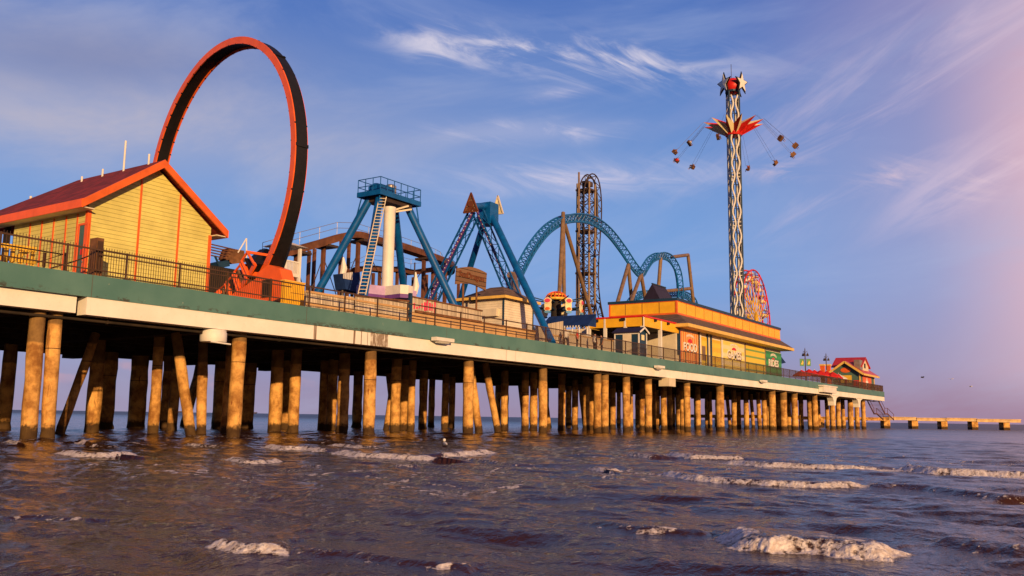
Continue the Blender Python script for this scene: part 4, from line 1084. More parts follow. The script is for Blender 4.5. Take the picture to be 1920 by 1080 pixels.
# navy shed in front of the porch
ys = 1.2
sx0 = T(1198, 650, ys)[0]; sx1 = T(1212, 650, ys)[0]; yd = S(1153, 650, sx0)[1]
sh = thing('shed', 'small navy shed with white corner boards in front of the porch', 'shed', (sx0, ys, DECK))
hz = T(1198, 622, ys)[2]; hp = T(1205, 615.5, ys)[2]; xm = (sx0 + sx1) / 2
MB().prism([(sx0, ys, DECK), (sx1, ys, DECK), (sx1, ys, hz), (xm, ys, hp), (sx0, ys, hz)], (0, yd - ys, 0)).build('wall', M['navy'], sh)
m = MB()
for xe in (sx0 - .2, sx1 + .2):
    kk = (hp - hz) / (xm - sx0); ze_ = hp - kk * abs(xm - xe)
    m.add([(xe, ys - .2, ze_ + .02), (xm, ys - .2, hp + .02), (xm, yd + .2, hp + .02), (xe, yd + .2, ze_ + .02), (xe, ys - .2, ze_ + .12), (xm, ys - .2, hp + .12), (xm, yd + .2, hp + .12), (xe, yd + .2, ze_ + .12)],
          [(3, 2, 1, 0), (4, 5, 6, 7), (0, 1, 5, 4), (2, 3, 7, 6), (0, 4, 7, 3), (1, 2, 6, 5)])
m.build('roof', M['violet'], sh)
m = MB()
for x in (sx0, sx1): m.box(x - .06, x + .06, ys - .05, ys + .06, DECK, hz - .02)
m.box(sx0 - .05, sx0 + .06, yd - .06, yd + .05, DECK, hz - .02); m.box(sx0 - .05, sx0 - .002, ys + .07, yd - .07, hz - .2, hz - .02)
kk = (hp - hz) / (xm - sx0)
for xe in (sx0 - .2, sx1 + .2): m.beam((xe, ys - .23, hp - kk * abs(xm - xe) + .05), (xm, ys - .23, hp + .05), .05, .16)
m.build('trim', M['white'], sh)
da, db = S(1184, 650, sx0)[1], S(1168, 650, sx0)[1]; MB().box(sx0 - .04, sx0 - .003, da, db, DECK, S(1175, 627, sx0)[2]).build('door', M['cream'], sh)
MB().box(xm - .28, xm + .28, ys - .05, ys - .003, T(1205, 638, ys)[2], T(1205, 628, ys)[2]).build('window', M['pale'], sh)

# ------------------------------------------------------------------ swing tower
ty = 20.0
tb = T(1383, 598, ty); tx = tb[0]
tz = T(1381, 180, ty)[2]
st = thing('swing_tower', 'very tall dark swing tower with cream wavy lattice and red star crown', 'swing ride', (tx, ty, DECK))
hw = .95
ex, ey = V(R0[0], R0[1], 0), FH
rot = rad(0)
cor = [V(tx, ty, 0) + ex * a * hw + ey * b * hw for a, b in ((-1, -1), (1, -1), (1, 1), (-1, 1))]
for c in cor: MB().bar(c + V(0, 0, DECK), c + V(0, 0, tz), .15, 8).build('mast_tube', M['navy'], st, smooth=True)
for a, b in ((0, -1), (1, 0), (0, 1), (-1, 0)): 
    c = V(tx, ty, 0) + ex * a * hw * .9 + ey * b * hw * .9; MB().bar(c + V(0, 0, DECK), c + V(0, 0, tz), .09, 8).build('mast_tube', M['navy'], st, smooth=True)
m = MB(); z = DECK + 1; seg = 4.6
while z < tz - 1:
    for i in range(4):
        a, b = cor[i], cor[(i + 1) % 4]
        m.bar(a + V(0, 0, z), b + V(0, 0, z), .06, 5)
    z += 2.3
m.build('mast_ties', M['darksteel'], st)
for i in range(4):
    m = MB(); a, b = cor[i], cor[(i + 1) % 4]; nrm = np.cross(b - a, V(0, 0, 1)); nrm /= np.linalg.norm(nrm); e_ = (b - a) / np.linalg.norm(b - a); mid = (a + b) / 2 + nrm * .08
    zs_ = np.arange(DECK + 2, tz - .5, .35)
    for sg_ in (-1, 1):
        pts = [mid + e_ * sg_ * (.48 + .25 * math.cos((z - DECK) * 2 * math.pi / 4.6)) + V(0, 0, z) for z in zs_]
        m.tube(pts, .15, 6)
    z = DECK + 2.3
    while z < tz - 1:
        for dz in (-.35, .35): m.bar(mid - e_ * .75 + V(0, 0, z + dz), mid - e_ * .12 + V(0, 0, z + dz), .07, 5); m.bar(mid + e_ * .12 + V(0, 0, z + dz), mid + e_ * .75 + V(0, 0, z + dz), .07, 5)
        z += 9.2
    m.build('wavy_lattice', M['white'], st)
# crown
cz = T(1378, 165, ty)[2]
MB().ball((tx, ty, cz - .1), 1.6, 20, 12).build('crown_ball', M['red'], st, smooth=True)
MB().lathe((tx, ty, 0), [(1.4, tz - .1), (1.4, tz + .25)], 16).build('crown_base', M['navy'], st)
def star(c, nrm, r, thick, mat, par, name, rin=.42, spin=0):
    nrm = V(*nrm); nrm /= np.linalg.norm(nrm); e1 = np.cross(V(0, 0, 1), nrm); e1 /= np.linalg.norm(e1); e2 = np.cross(nrm, e1)
    pts = []
    for i in range(10):
        q = math.pi / 2 + i * math.pi / 5 + spin; rr__ = r if i % 2 == 0 else r * rin
        pts.append(V(*c) + (e1 * math.cos(q) + e2 * math.sin(q)) * rr__)
    m = MB(); ctr0 = V(*c) + nrm * thick * 1.4; ctr1 = V(*c) - nrm * thick
    m.add(pts + [p - nrm * thick for p in pts] + [ctr0], [(i, (i + 1) % 10, 20) for i in range(10)] + [(i, 10 + i, 10 + (i + 1) % 10, (i + 1) % 10) for i in range(10)] + [tuple(range(10, 20))])
    return m.build(name, mat, par)
for nn, mm, rs_ in ((-FH * .72 + ex * .70, 'white', 2.25), (-FH * .35 - ex * .94, 'navy', 2.35), (FH * .7 + ex * .3, 'navy', 2.3)):
    nn = nn / np.linalg.norm(nn); c_ = V(tx, ty, cz + .1) + nn * 1.95
    s_ = star(c_, nn, rs_, .12, M['black'], st, 'star', .45)
    star(c_ + nn * .16, nn, rs_ * .80, .06, M['white'], s_, 'star_face', .42)
MB().bar((tx - .6, ty, cz + 1.4), (tx - .6, ty, T(1368, 118, ty)[2]), .05, 5).build('aerial', M['darksteel'], st)
# starburst collar and chairs
hz_ = T(1381, 248, ty)[2]
MB().lathe((tx, ty, 0), [(1.5, hz_ - 1.2), (1.7, hz_ - .7), (1.7, hz_ + .5), (1.5, hz_ + .9)], 18).build('collar', M['red'], st)
tips = []
for k2 in range(12):
    al = rad(30 * k2 + 2)
    d_ = -FH * math.cos(al) + ex * math.sin(al); n_ = np.cross(V(0, 0, 1), d_)
    b_ = V(tx, ty, hz_) + d_ * 1.4; tip = V(tx, ty, hz_ + 1.35) + d_ * 5.65
    u_ = V(0, 0, 1)
    vs = [b_ + u_ * 1.1, b_ + n_ * 1.0, b_ - u_ * 1.1, b_ - n_ * 1.0, tip]
    MB().add(vs, [(0, 1, 4)] + [(2, 3, 4), (3, 2, 1, 0)]).add([vs[1], vs[2], vs[4], vs[3], vs[0]], [(0, 1, 2), (3, 4, 2)]) if False else None
    mm = MB(); mm.mi = 0; mm.add([vs[0], vs[1], vs[4]], [(0, 1, 2)]); mm.add([vs[2], vs[3], vs[4]], [(0, 1, 2)]); mm.mi = 1; mm.add([vs[1], vs[2], vs[4]], [(0, 1, 2)]); mm.add([vs[3], vs[0], vs[4]], [(0, 1, 2)])
    mm.build('spike', [M['red'], M['pale']], st)
    tips.append((al, tip))
seatz = T(1381, 293, ty)[2]

# a seated and a standing figure grown from a jointed skeleton
def figure(name, joints, edges, radii, scale=1.0):
    me = bpy.data.meshes.new(name); me.from_pydata([tuple(V(*j) * scale) for j in joints], edges, [])
    o = bpy.data.objects.new(name, me); COL.objects.link(o)
    sk = o.modifiers.new('s', 'SKIN'); sk.use_smooth_shade = True
    for i, r in enumerate(radii): me.skin_vertices[0].data[i].radius = (r * scale, r * scale)
    me.skin_vertices[0].data[0].use_root = True
    su = o.modifiers.new('u', 'SUBSURF'); su.levels = su.render_levels = 1
    bpy.context.view_layer.update()
    nm = bpy.data.meshes.new_from_object(o.evaluated_get(bpy.context.evaluated_depsgraph_get()))
    bpy.data.objects.remove(o); bpy.data.meshes.remove(me); nm.name = name
    return nm
def dress(me, shirt, legs, waist, neck, hem):
    for m_ in (shirt, legs, M['skin'], M['hair']): me.materials.append(m_)
    for p in me.polygons:
        z = p.center.z; far = abs(p.center.x) > .27
        p.material_index = 3 if z > neck + .19 or (z > neck + .1 and p.center.y > .04) else 2 if z > neck else 2 if (far and z < waist + .28) else 0 if z > waist else 1 if z > hem else 2
        p.use_smooth = True
    return me
stand_j = [(0, 0, .95), (0, 0, 1.15), (0, -.01, 1.38), (0, -.01, 1.5), (0, -.02, 1.58), (0, -.02, 1.70),
           (.11, 0, .9), (.12, -.02, .5), (.12, .01, .08), (.13, -.14, .04), (-.11, 0, .9), (-.12, .02, .5), (-.13, .05, .08), (-.14, -.1, .04),
           (.20, 0, 1.40), (.27, .03, 1.12), (.29, -.07, .88), (.29, -.09, .78), (-.20, 0, 1.40), (-.27, .03, 1.12), (-.29, -.07, .88), (-.29, -.09, .78), (0, -.12, 1.62)]
stand_e = [(0, 1), (1, 2), (2, 3), (3, 4), (4, 5), (0, 6), (6, 7), (7, 8), (8, 9), (0, 10), (10, 11), (11, 12), (12, 13), (2, 14), (14, 15), (15, 16), (16, 17), (2, 18), (18, 19), (19, 20), (20, 21), (4, 22)]
stand_r = [.14, .14, .16, .06, .095, .085, .095, .065, .045, .04, .095, .065, .045, .04, .065, .05, .04, .035, .065, .05, .04, .035, .02]
sit_j = list(stand_j); 
for i, v in {6: (.11, -.05, .9), 7: (.12, -.48, .93), 8: (.12, -.58, .5), 9: (.12, -.72, .47), 10: (-.11, -.05, .9), 11: (-.12, -.48, .92), 12: (-.12, -.55, .48), 13: (-.12, -.7, .45), 16: (.2, -.22, 1.15), 17: (.18, -.28, 1.22), 20: (-.2, -.22, 1.15), 21: (-.18, -.28, 1.22)}.items(): sit_j[i] = v
sit_me = {c: dress(figure('person', sit_j, stand_e, stand_r, 1.15), M[c], M['denim'], .98 * 1.15, 1.5 * 1.15, .6 * 1.15) for c in ('red', 'shirtw', 'rust')}
stand_me = {c: dress(figure('person', stand_j, stand_e, stand_r), M[c], M['denim'], .95, 1.47, .12) for c in ('red', 'shirtw', 'navy', 'pink')}

chair_me = None
cols = ['red', 'rust', 'shirtw', 'rust', 'red', 'rust', 'red', 'rust', 'shirtw', 'red']; ci = 0
for al, tip in tips:
    if round(math.degrees(al) - 2) in (0, 180): continue
    d_ = -FH * math.cos(al) + ex * math.sin(al)
    c_ = V(tx, ty, seatz) + d_ * 11.3
    tilt = rad(48); along = (tip - c_) / np.linalg.norm(tip - c_)
    n_ = np.cross(V(0, 0, 1), d_); n_ /= np.linalg.norm(n_)          # travel direction
    upv = along; outv = np.cross(n_, upv); outv /= np.linalg.norm(outv)
    m = MB()
    for a_ in (-.35, .35): m.bar(tip + n_ * a_ * .6, c_ + n_ * a_ + upv * .9, .017, 4)
    ch = m.build('chains', M['darksteel'], st)
    m = MB(); O = c_
    m.beam(O - outv * .5, O + outv * .5, .5, .08, upv); m.beam(O - outv * .5 - n_ * .25 + upv * .35, O + outv * .5 - n_ * .25 + upv * .35, .06, .7, upv)
    for a_ in (-.5, .5): m.beam(O + outv * a_ - n_ * .25 + upv * .3, O + outv * a_ + n_ * .3 + upv * .3, .05, .3, upv); m.bar(O + outv * a_ + upv * .3, O + upv * .95 + n_ * .3 * (1 if a_ > 0 else -1), .03, 5)
    m.build('swing_chair', M['brown'], st)
    pr = bpy.data.objects.new('person', sit_me[cols[ci]]); COL.objects.link(pr); ci += 1
    rotm = Matrix((tuple(-outv), tuple(-n_), tuple(upv))).transposed()
    org = O + upv * (.12 - .82 * 1.15) - n_ * .05
    pr.matrix_world = Matrix.Translation(Vector(org)) @ rotm.to_4x4() @ Matrix.Scale(.92, 4)
    tag(pr, 'seated rider in a flying chair of the tall swing tower', 'person', 'riders on the swing tower')

# ------------------------------------------------------------------ ferris wheel
fy = 23.5
fc = T(1411, 609, fy); fr_ = 11.0
fwh = thing('ferris_wheel', 'red rimmed ferris wheel with yellow spokes behind the arcade roof', 'ferris wheel', (fc[0], fy, DECK))
pa_ = YAW - rad(35.5) ; # wheel plane direction
wd = V(math.cos(rad(3.5)), math.sin(rad(3.5)), 0); wn = np.cross(wd, V(0, 0, 1))
def wp(th, r, o=0): return V(*fc) + wd * (r * math.cos(th)) + V(0, 0, r * math.sin(th)) + wn * o
for o_ in (-.75, .75):
    m = MB().tube([wp(2 * math.pi * i / 64, fr_, o_) for i in range(64)], .16, 7, closed=True); m.tube([wp(2 * math.pi * i / 64, fr_ - 1.6, o_) for i in range(64)], .08, 6, closed=True); m.build('rim', M['red'], fwh, smooth=True)
m = MB()
for i in range(20):
    th = 2 * math.pi * i / 20; m2 = MB()
    for o_ in (-.9, .9):
        m.bar(wp(th, .6, o_ * .8), wp(th, fr_ - 1.6, o_), .085, 5); m2.bar(wp(th, fr_ * .5, o_), wp(th + .157, fr_ - 1.6, o_), .08, 5); m2.bar(wp(th, fr_ - 1.6, o_), wp(th, fr_, o_), .08, 5); m2.bar(wp(th, fr_ - 1.6, o_), wp(th + .157, fr_, o_), .06, 5)
        m.bar(wp(th, 1.0, o_), wp(th + .16, fr_ * .55, o_), .07, 5)
    m2.bar(wp(th, fr_, -.9), wp(th, fr_, .9), .08, 5); m2.build('rim_strut', M['deeppurple'] if i % 2 else M['pink'], fwh)
m.build('spokes', M['gold'], fwh)
MB().bar(wp(0, 0, -1.4), wp(0, 0, 1.4), .7, 12).build('hub', M['gold'], fwh)
for o_ in (-1.6, 1.6):
    m = MB()
    for dx in (-3.6, 3.6): m.bar(wp(0, 0, o_), V(fc[0], fc[1], 0) + wd * dx + wn * o_ * 1.4 + V(0, 0, DECK), .25, 8)
    m.build('support_leg', M['white'], fwh)
for i in range(20):
    th = 2 * math.pi * (i + .25) / 20; q = wp(th, fr_ - .7)
    m = MB().lathe((q[0], q[1], 0), [(.5, q[2] - 1.5), (.8, q[2] - 1.3), (.82, q[2] - .8), (.72, q[2] - .78)], 10)
    g2 = m.build('gondola', M['pale'] if i % 3 else M['white'], fwh)
    m = MB().lathe((q[0], q[1], 0), [(.9, q[2] - .1), (.5, q[2] + .2), (.05, q[2] + .35)], 10)
    for b_ in range(4): m.bar((q[0] + .7 * math.cos(b_ * 1.57), q[1] + .7 * math.sin(b_ * 1.57), q[2] - .8), (q[0] + .7 * math.cos(b_ * 1.57), q[1] + .7 * math.sin(b_ * 1.57), q[2] - .1), .05, 4)
    m.build('gondola_canopy', M['white'] if i % 2 else M['yeltrim'], g2)

# ------------------------------------------------------------------ pier end: lamps, parasols, restaurant
def lamp(px, py, t, banner, label):
    q = T(px, py, t); H = q[2] - DECK; x = q[0]
    r = thing('street_lamp', label, 'street lamp', (x, t, DECK), 'lamps at the end of the pier')
    MB().lathe((x, t, 0), [(.22, DECK), (.22, DECK + .5), (.1, DECK + .7), (.075, q[2] - .3), (.02, q[2])], 10).build('post', M['darksteel'], r, smooth=True)
    for a_ in (0, 2.1, 4.2):
        d_ = ex * math.cos(a_) + FH * math.sin(a_); e_ = V(x, t, q[2] - 1.15) + d_ * .42
        m = MB().tube([V(x, t, q[2] - .9), V(x, t, q[2] - .55) + d_ * .35, e_ + V(0, 0, .25)], .035, 5); m.build('bracket', M['darksteel'], r)
        MB().lathe((e_[0], e_[1], 0), [(.22, e_[2] - .24), (.18, e_[2]), (.08, e_[2] + .22)], 10).build('lantern', M['darksteel'], r, smooth=True)
    if banner:
        for sg_ in (-1, 1):
            c_ = V(x, t, q[2] - 2.5) + ex * sg_ * .55
            m = MB().beam(c_ - V(0, 0, .58), c_ + V(0, 0, .58), .72, .06, -FH); b_ = m.build('banner', M['green'], r)
            m = MB().prism([c_ - FH * .06 + ex * u + V(0, 0, v) for u, v in ((-.2, -.3), (.12, -.33), (.22, .06), (.06, .36), (-.03, .06))], -FH * .02); m.build('banner_motif', M['gold'], b_)
        m = MB().bar(V(x, t, q[2] - 1.9) - ex * .95, V(x, t, q[2] - 1.9) + ex * .95, .03, 5); m.build('banner_arm', M['darksteel'], r)
lamp(1509, 652, 7, True, 'dark lamp post carrying two green banners near the parasols')
lamp(1548.5, 662, 7.5, False, 'dark lamp post without banners beside the orange pillars')
pu = None
spots = [(1503, 695, 5.0), (1517, 693.5, 4.2), (1527, 695, 6.0), (1538, 695.5, 3.6), (1550, 697, 5.2), (1561, 698.5, 3.4), (1572, 702, 4.4)]
labs = ['red parasol leftmost of the cluster, below the bannered lamp', 'red parasol just right of the bannered lamp post', 'red parasol third in the row from the bannered lamp', 'red parasol in the middle of the row between the two lamps',
        'red parasol in front of the lamp without banners', 'red parasol in front of the orange pillars toward the restaurant', 'red and white parasol nearest the red roofed restaurant']
for i, (px, py, t) in enumerate(spots):
    q = T(px, py, t); zt2 = q[2] + .15; R_ = 1.45
    r = thing('parasol', labs[i], 'parasol', (q[0], t, DECK), 'parasols on the end terrace')
    m = MB(); n = 8
    for j in range(n):
        a_, b_ = 2 * math.pi * j / n, 2 * math.pi * (j + 1) / n
        m.mi = 1 if (i == 6 and j % 2) else 0
        p0 = V(q[0], t, zt2); p1 = V(q[0] + R_ * math.cos(a_), t + R_ * math.sin(a_), zt2 - .85); p2 = V(q[0] + R_ * math.cos(b_), t + R_ * math.sin(b_), zt2 - .85)
        m.add([p0, p1, p2, p0 - V(0, 0, .06), p1 - V(0, 0, .18), p2 - V(0, 0, .18)], [(0, 1, 2), (5, 4, 3), (1, 4, 5, 2)])
    m.build('canopy', [M['redcloth'], M['shirtw']], r)
    MB().bar((q[0], t, DECK), (q[0], t, zt2 + .15), .035, 6).build('pole', M['white'], r)
for px, lab in ((1543, 'square orange gate pillar left of the plain lamp post'), (1554, 'square orange gate pillar right of the plain lamp post')):
    q = T(px, 684, 12)
    r = thing('gate_pillar', lab, 'pillar', (q[0], 12, DECK), 'gate pillars')
    MB().box(q[0] - .45, q[0] + .45, 11.7, 12.5, DECK, q[2] - .2).build('shaft', M['orange2'], r)
    MB().box(q[0] - .55, q[0] + .55, 11.6, 12.6, q[2] - .2, q[2] + .1).build('cap', M['yeltrim'], r)
# restaurant
ry0 = 1.6
rx0 = T(1612, 700, ry0)[0]; rx1 = S1 - .8
ry1 = S(1560, 700, rx0)[1]; rym = (ry0 + ry1) / 2
rs = thing('restaurant', 'small teal gabled restaurant with bright red roof at the pier end', 'building', (rx0, ry0, DECK))
zre = T(1612, 697, ry0)[2]; zra = S(1583, 680, rx0)[2]
MB().prism([(rx0, ry0, DECK), (rx0, ry1, DECK), (rx0, ry1, zre), (rx0, rym, zra), (rx0, ry0, zre)], (rx1 - rx0, 0, 0)).build('wall', M['teal'], rs)
m = MB(); kk = (zra - zre) / (rym - ry0)
for ye, sgn in ((ry0 - .8, 1), (ry1 + .8, -1)):
    zee = zra - kk * abs(rym - ye)
    A = [(rx0 - .7, ye, zee), (rx1 + .9, ye, zee), (rx1 + .9, rym, zra + .03), (rx0 - .7, rym, zra + .03)]
    m.add([V(*p) + V(0, 0, .05) for p in A] + [V(*p) + V(0, 0, .25) for p in A], [(0, 1, 2, 3), (7, 6, 5, 4), (0, 4, 5, 1), (1, 5, 6, 2), (2, 6, 7, 3), (3, 7, 4, 0)])
m.build('roof', M['redroof'], rs)
m = MB()
for ye in (ry0 - .8, ry1 + .8): m.beam((rx0 - .74, ye, zra - kk * abs(rym - ye) + .08), (rx0 - .74, rym, zra + .11), .08, .36)
m.box(rx0 - .7, rx1 + .9, ry0 - .86, ry0 - .8, zra - kk * (rym - ry0 + .8) - .1, zra - kk * (rym - ry0 + .8) + .24)
m.build('barge_board', M['yeltrim'], rs)
# raised clerestory with its own red roof
cx0, cx1 = rx0 + 1.5, rx1 - .5
zc1 = S(1592, 672, rx0 + 2)[2]
ux = rx0 + 5.5; uh = zc1 + .2; ya2, yb3 = ry0 + .2, ry1 + .6
MB().prism([(ux - 3.0, ya2 + .1, zre + .2), (ux + 3.0, ya2 + .1, zre + .2), (ux + 3.0, ya2 + .1, zra - .35), (ux, ya2 + .1, uh - .05), (ux - 3.0, ya2 + .1, zra - .35)], (0, yb3 - ya2 - .4, 0)).build('clerestory', M['cream'], rs)
m = MB()
for sg_ in (-1, 1):
    A = [(ux + sg_ * 3.5, ya2 - .2, zra - .75), (ux, ya2 - .2, uh), (ux, yb3, uh), (ux + sg_ * 3.5, yb3, zra - .75)]
    m.add([V(*p) for p in A] + [V(*p) + V(0, 0, .2) for p in A], [(0, 1, 2, 3), (7, 6, 5, 4), (0, 4, 5, 1), (1, 5, 6, 2), (2, 6, 7, 3), (3, 7, 4, 0)])
m.build('upper_roof', M['redroof'], rs)
MB().box(ux - .5, ux + .5, ya2 + .04, ya2 + .098, zre + .9, zra + .1).build('upper_window', M['dark'], rs)
MB().box(rx0 + 1.2, rx0 + 3.4, rym - 2.2, rym - 1.2, zra - 1.2, zra + .55).build('air_handler', M['grey'], rs)
MB().prism([(rx0 - .06, rym + .9 * math.cos(q), zra - 1.35 + .45 * math.sin(q)) for q in np.linspace(0, 2 * math.pi, 17)[:-1]], (.05, 0, 0)).build('oval_sign', M['orange2'], rs)
MB().box(rx0 - .06, rx0 - .003, rym - 1.0, rym + 1.0, DECK + 1.3, DECK + 2.6).build('window', M['gold'], rs)
MB().box(rx0 - .06, rx0 - .003, rym - 2.6, rym - 1.3, DECK + .6, DECK + 1.7).build('poster', M['red'], rs)
MB().box(rx0 + 2, rx1 - 2.5, ry0 - .06, ry0 - .003, DECK + .1, zre - .3).build('front_panel', M['orange2'], rs)
star((rx0 + (rx1 - rx0) * .45, ry0 - .1, DECK + 1.3), (0, -1, 0), 1.15, .05, M['white'], rs, 'star', .5)
for x in (rx0, rx1): MB().box(x - .12, x + .12, ry0 - .1, ry0 + .12, DECK, zre).build('corner_board', M['yeltrim'], rs)

# people on the deck
def person(px, py, t, c, lab, rz=0):
    q = T(px, py, t); o = bpy.data.objects.new('person', stand_me[c]); COL.objects.link(o)
    o.location = (q[0], t, DECK); o.rotation_euler = (0, 0, rz); tag(o, lab, 'person')
person(1082, 636, 1.9, 'red', 'person in a red shirt behind the railing below the awning', .5)
person(1061, 632, 2.1, 'shirtw', 'person in a white shirt left of the one in red', 2.4)
person(1115, 640, 2.2, 'shirtw', 'person in a white shirt standing before the dark porch opening', 1.2)
person(1128, 640, 2.4, 'navy', 'person in a dark shirt beside the porch post', 4)
person(1586, 711, 2.3, 'red', 'person in red in front of the teal restaurant gable', 1)
person(1573, 709, 2.0, 'navy', 'person in dark clothes beside the nearest parasol', 3)

# ------------------------------------------------------------------ stair, jetty, ships, birds
sr_ = thing('stair', 'steep steel stair hanging from the pier end down to the low jetty', 'stair', (S1, 3, 1))
a, b, c, d = V(S1 + .2, 3, 5.6), V(S1 + 3.2, 3, 3.1), V(S1 + 4.5, 3, 3.1), V(S1 + 8.5, 3, 1.4)
zz0 = Zj = 2.1
a = T(1637, 752, 2.2); b = T(1649, 776, 2.2); c = T(1654, 776, 2.2); d = T(1666, 787, 2.2)
for off in (-1.0, 1.0):
    m = MB(); o3 = V(0, off, 0)
    m.beam(a + o3, b + o3, .1, .3); m.beam(b + o3, c + o3, .1, .25); m.beam(c + o3, d + o3, .1, .25); m.build('stringer', M['rust'], sr_)
    m = MB(); u3 = V(0, 0, 1.1)
    m.tube([a + o3 + u3, b + o3 + u3, c + o3 + u3, d + o3 + u3], .05, 5)
    for p in (b, c, d): m.bar(p + o3, p + o3 + u3, .05, 5)
    m.build('handrail', M['rust'], sr_)
m = MB()
for i in range(10): p = a + (b - a) * (i + .5) / 10; m.box(p[0] - .14, p[0] + .14, p[1] - 1, p[1] + 1, p[2] - .03, p[2] + .03)
for i in range(6): p = c + (d - c) * (i + .5) / 6; m.box(p[0] - .16, p[0] + .16, p[1] - 1, p[1] + 1, p[2] - .03, p[2] + .03)
m.box(b[0] - .1, c[0] + .1, b[1] - 1.1, b[1] + 1.1, b[2] - .12, b[2] - .05)
m.build('treads', M['rust'], sr_)
JZ = 190.0
def jp(px, z):
    d = ray(px, 796); return CAM * V(1, 1, 0) + d * V(1, 1, 0) * (JZ / (d @ FH)) + V(0, 0, z)
je = thing('jetty', 'low pale concrete jetty on stub piers running right from the pier end', 'jetty', jp(1650, 0))
ztj, zbj = 2.15, 1.62
for i, (p0, p1) in enumerate(((1196, 1350), (1351, 1500), (1501, 1661), (1662, 1713), (1714, 1768), (1769, 1825), (1826, 1908))):
    dz = (0, .1, -.05, .12, .02, .08, -.03)[i]
    m = MB().beam(jp(p0, (ztj + zbj) / 2 + dz), jp(p1, (ztj + zbj) / 2 + dz), 2.6, ztj - zbj); m.beam(jp(p0, ztj + .08 + dz), jp(p1, ztj + .08 + dz), 3.0, .14)
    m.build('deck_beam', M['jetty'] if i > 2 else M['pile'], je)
for px in (1205, 1240, 1275, 1310, 1345, 1380, 1450, 1540, 1580, 1660, 1712, 1767, 1824, 1883):
    w = 1.3 if px > 1600 else .7
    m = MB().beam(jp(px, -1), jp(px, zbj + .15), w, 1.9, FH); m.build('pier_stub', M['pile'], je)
def ship(px, dist, L, lab):
    c_ = CAM * V(1, 1, 0) + (FH + V(R0[0], R0[1], 0) * ((px - 960) / F)) * dist; e_ = V(R0[0], R0[1], 0)
    r = thing('cargo_ship', lab, 'ship', c_, 'ships on the horizon')
    m = MB().prism([c_ + e_ * u + V(0, 0, v) for u, v in ((-L * .5, 6), (L * .52, 7), (L * .46, -1), (-L * .46, -1))], FH * 14); m.build('hull', M['darksteel'], r)
    m = MB(); m.prism([c_ + e_ * u + FH * 2 + V(0, 0, v) for u, v in ((-L * .42, 6), (-L * .25, 6), (-L * .25, 20), (-L * .40, 20))], FH * 10); m.prism([c_ + e_ * u + FH * 4 + V(0, 0, v) for u, v in ((-L * .38, 20), (-L * .33, 20), (-L * .33, 26), (-L * .38, 26))], FH * 5); m.build('bridge', M['white'], r)
ship(474, 5200, 95, 'tiny dark ship on the horizon beside the third front piling')
ship(339, 5600, 70, 'tiny ship on the horizon between the leaning pilings')
ship(1069, 5000, 60, 'tiny ship on the horizon behind the middle pilings')
def bird(px, py, dist, c, lab, span=1.3, ang=.4, floating=False):
    d_ = ray(px, py); p = CAM + d_ * dist
    if floating: p = Wt(px, py, .12)
    r = thing('gull', lab, 'bird', p, 'gulls around the pier')
    ax_ = V(math.cos(ang), math.sin(ang), .05); sd_ = V(-math.sin(ang), math.cos(ang), 0)
    m = MB().tube([p - ax_ * .28, p - ax_ * .15, p + ax_ * .05, p + ax_ * .2, p + ax_ * .27, p + ax_ * .36], [.015, .05, .075, .055, .045, .01], 8); m.build('body', M[c], r, smooth=True)
    if not floating:
        for s_ in (-1, 1):
            w = [p + sd_ * s_ * .05 + ax_ * .08, p + sd_ * s_ * span * .25 + ax_ * .14 + V(0, 0, .18), p + sd_ * s_ * span * .52 - ax_ * .08 + V(0, 0, .1), p + sd_ * s_ * span * .25 - ax_ * .08 + V(0, 0, .17), p + sd_ * s_ * .05 - ax_ * .12]
            MB().prism(w, (0, 0, .02)).build('wing', M[c], r)
    else:
        MB().ball(p + ax_ * .2 + V(0, 0, .13), .065, 8, 6).build('head', M[c], r, smooth=True)
bird(1730, 708, 150, 'darkbird', 'dark gull in flight right of the pier end', 1.3, 2.2)
bird(1783, 711, 220, 'gull', 'pale gull far right of the dark gull', 1.3, .4)
bird(1820, 725, 200, 'gull', 'pale gull low over the end of the jetty', 1.5, 1.2)
bird(835, 832, 0, 'gull', 'white gull floating before the pilings left of the breaking wave', ang=YAW + .3, floating=True)

# ------------------------------------------------------------------ water
def vnoise(x, y, seed=0):
    xi = np.floor(x).astype(np.int64); yi = np.floor(y).astype(np.int64); fx = x - xi; fy_ = y - yi
    fx = fx * fx * (3 - 2 * fx); fy_ = fy_ * fy_ * (3 - 2 * fy_)
    def h(a, b):
        n = (a * 374761393 + b * 668265263 + seed * 974711) & 0x7fffffff
        n = ((n ^ (n >> 13)) * 1274126177) & 0x7fffffff
        return ((n ^ (n >> 16)) & 0xffff) / 65535.0
    return (h(xi, yi) * (1 - fx) + h(xi + 1, yi) * fx) * (1 - fy_) + (h(xi, yi + 1) * (1 - fx) + h(xi + 1, yi + 1) * fx) * fy_
def fbm(x, y, o=4, seed=0):
    r = 0; a = .5
    for i in range(o): r = r + a * vnoise(x * 2 ** i, y * 2 ** i, seed + i); a *= .5
    return r
rows = [3.2]
while rows[-1] < 70: rows.append(rows[-1] * 1.0042)
while rows[-1] < 400: rows.append(rows[-1] * 1.012)
while rows[-1] < 45000: rows.append(rows[-1] * 1.12)
rows = np.array(rows); angs = np.concatenate([np.linspace(-78, -34, 90)[:-1], np.linspace(-34, 34, 860), np.linspace(34, 78, 90)[1:]]) * math.pi / 180
Rr, Aa = np.meshgrid(rows, angs, indexing='ij')
X = Rr * np.cos(YAW - Aa); Y = -TC + Rr * np.sin(YAW - Aa)
dr = np.gradient(rows)[:, None] * np.ones_like(Aa); da = Rr * rad(68 / 860)
res = np.maximum(dr, da)
Z = np.zeros_like(X)
wdir = math.pi + rad(-8)                                     # swell runs back toward the beach
g3 = np.random.default_rng(5)
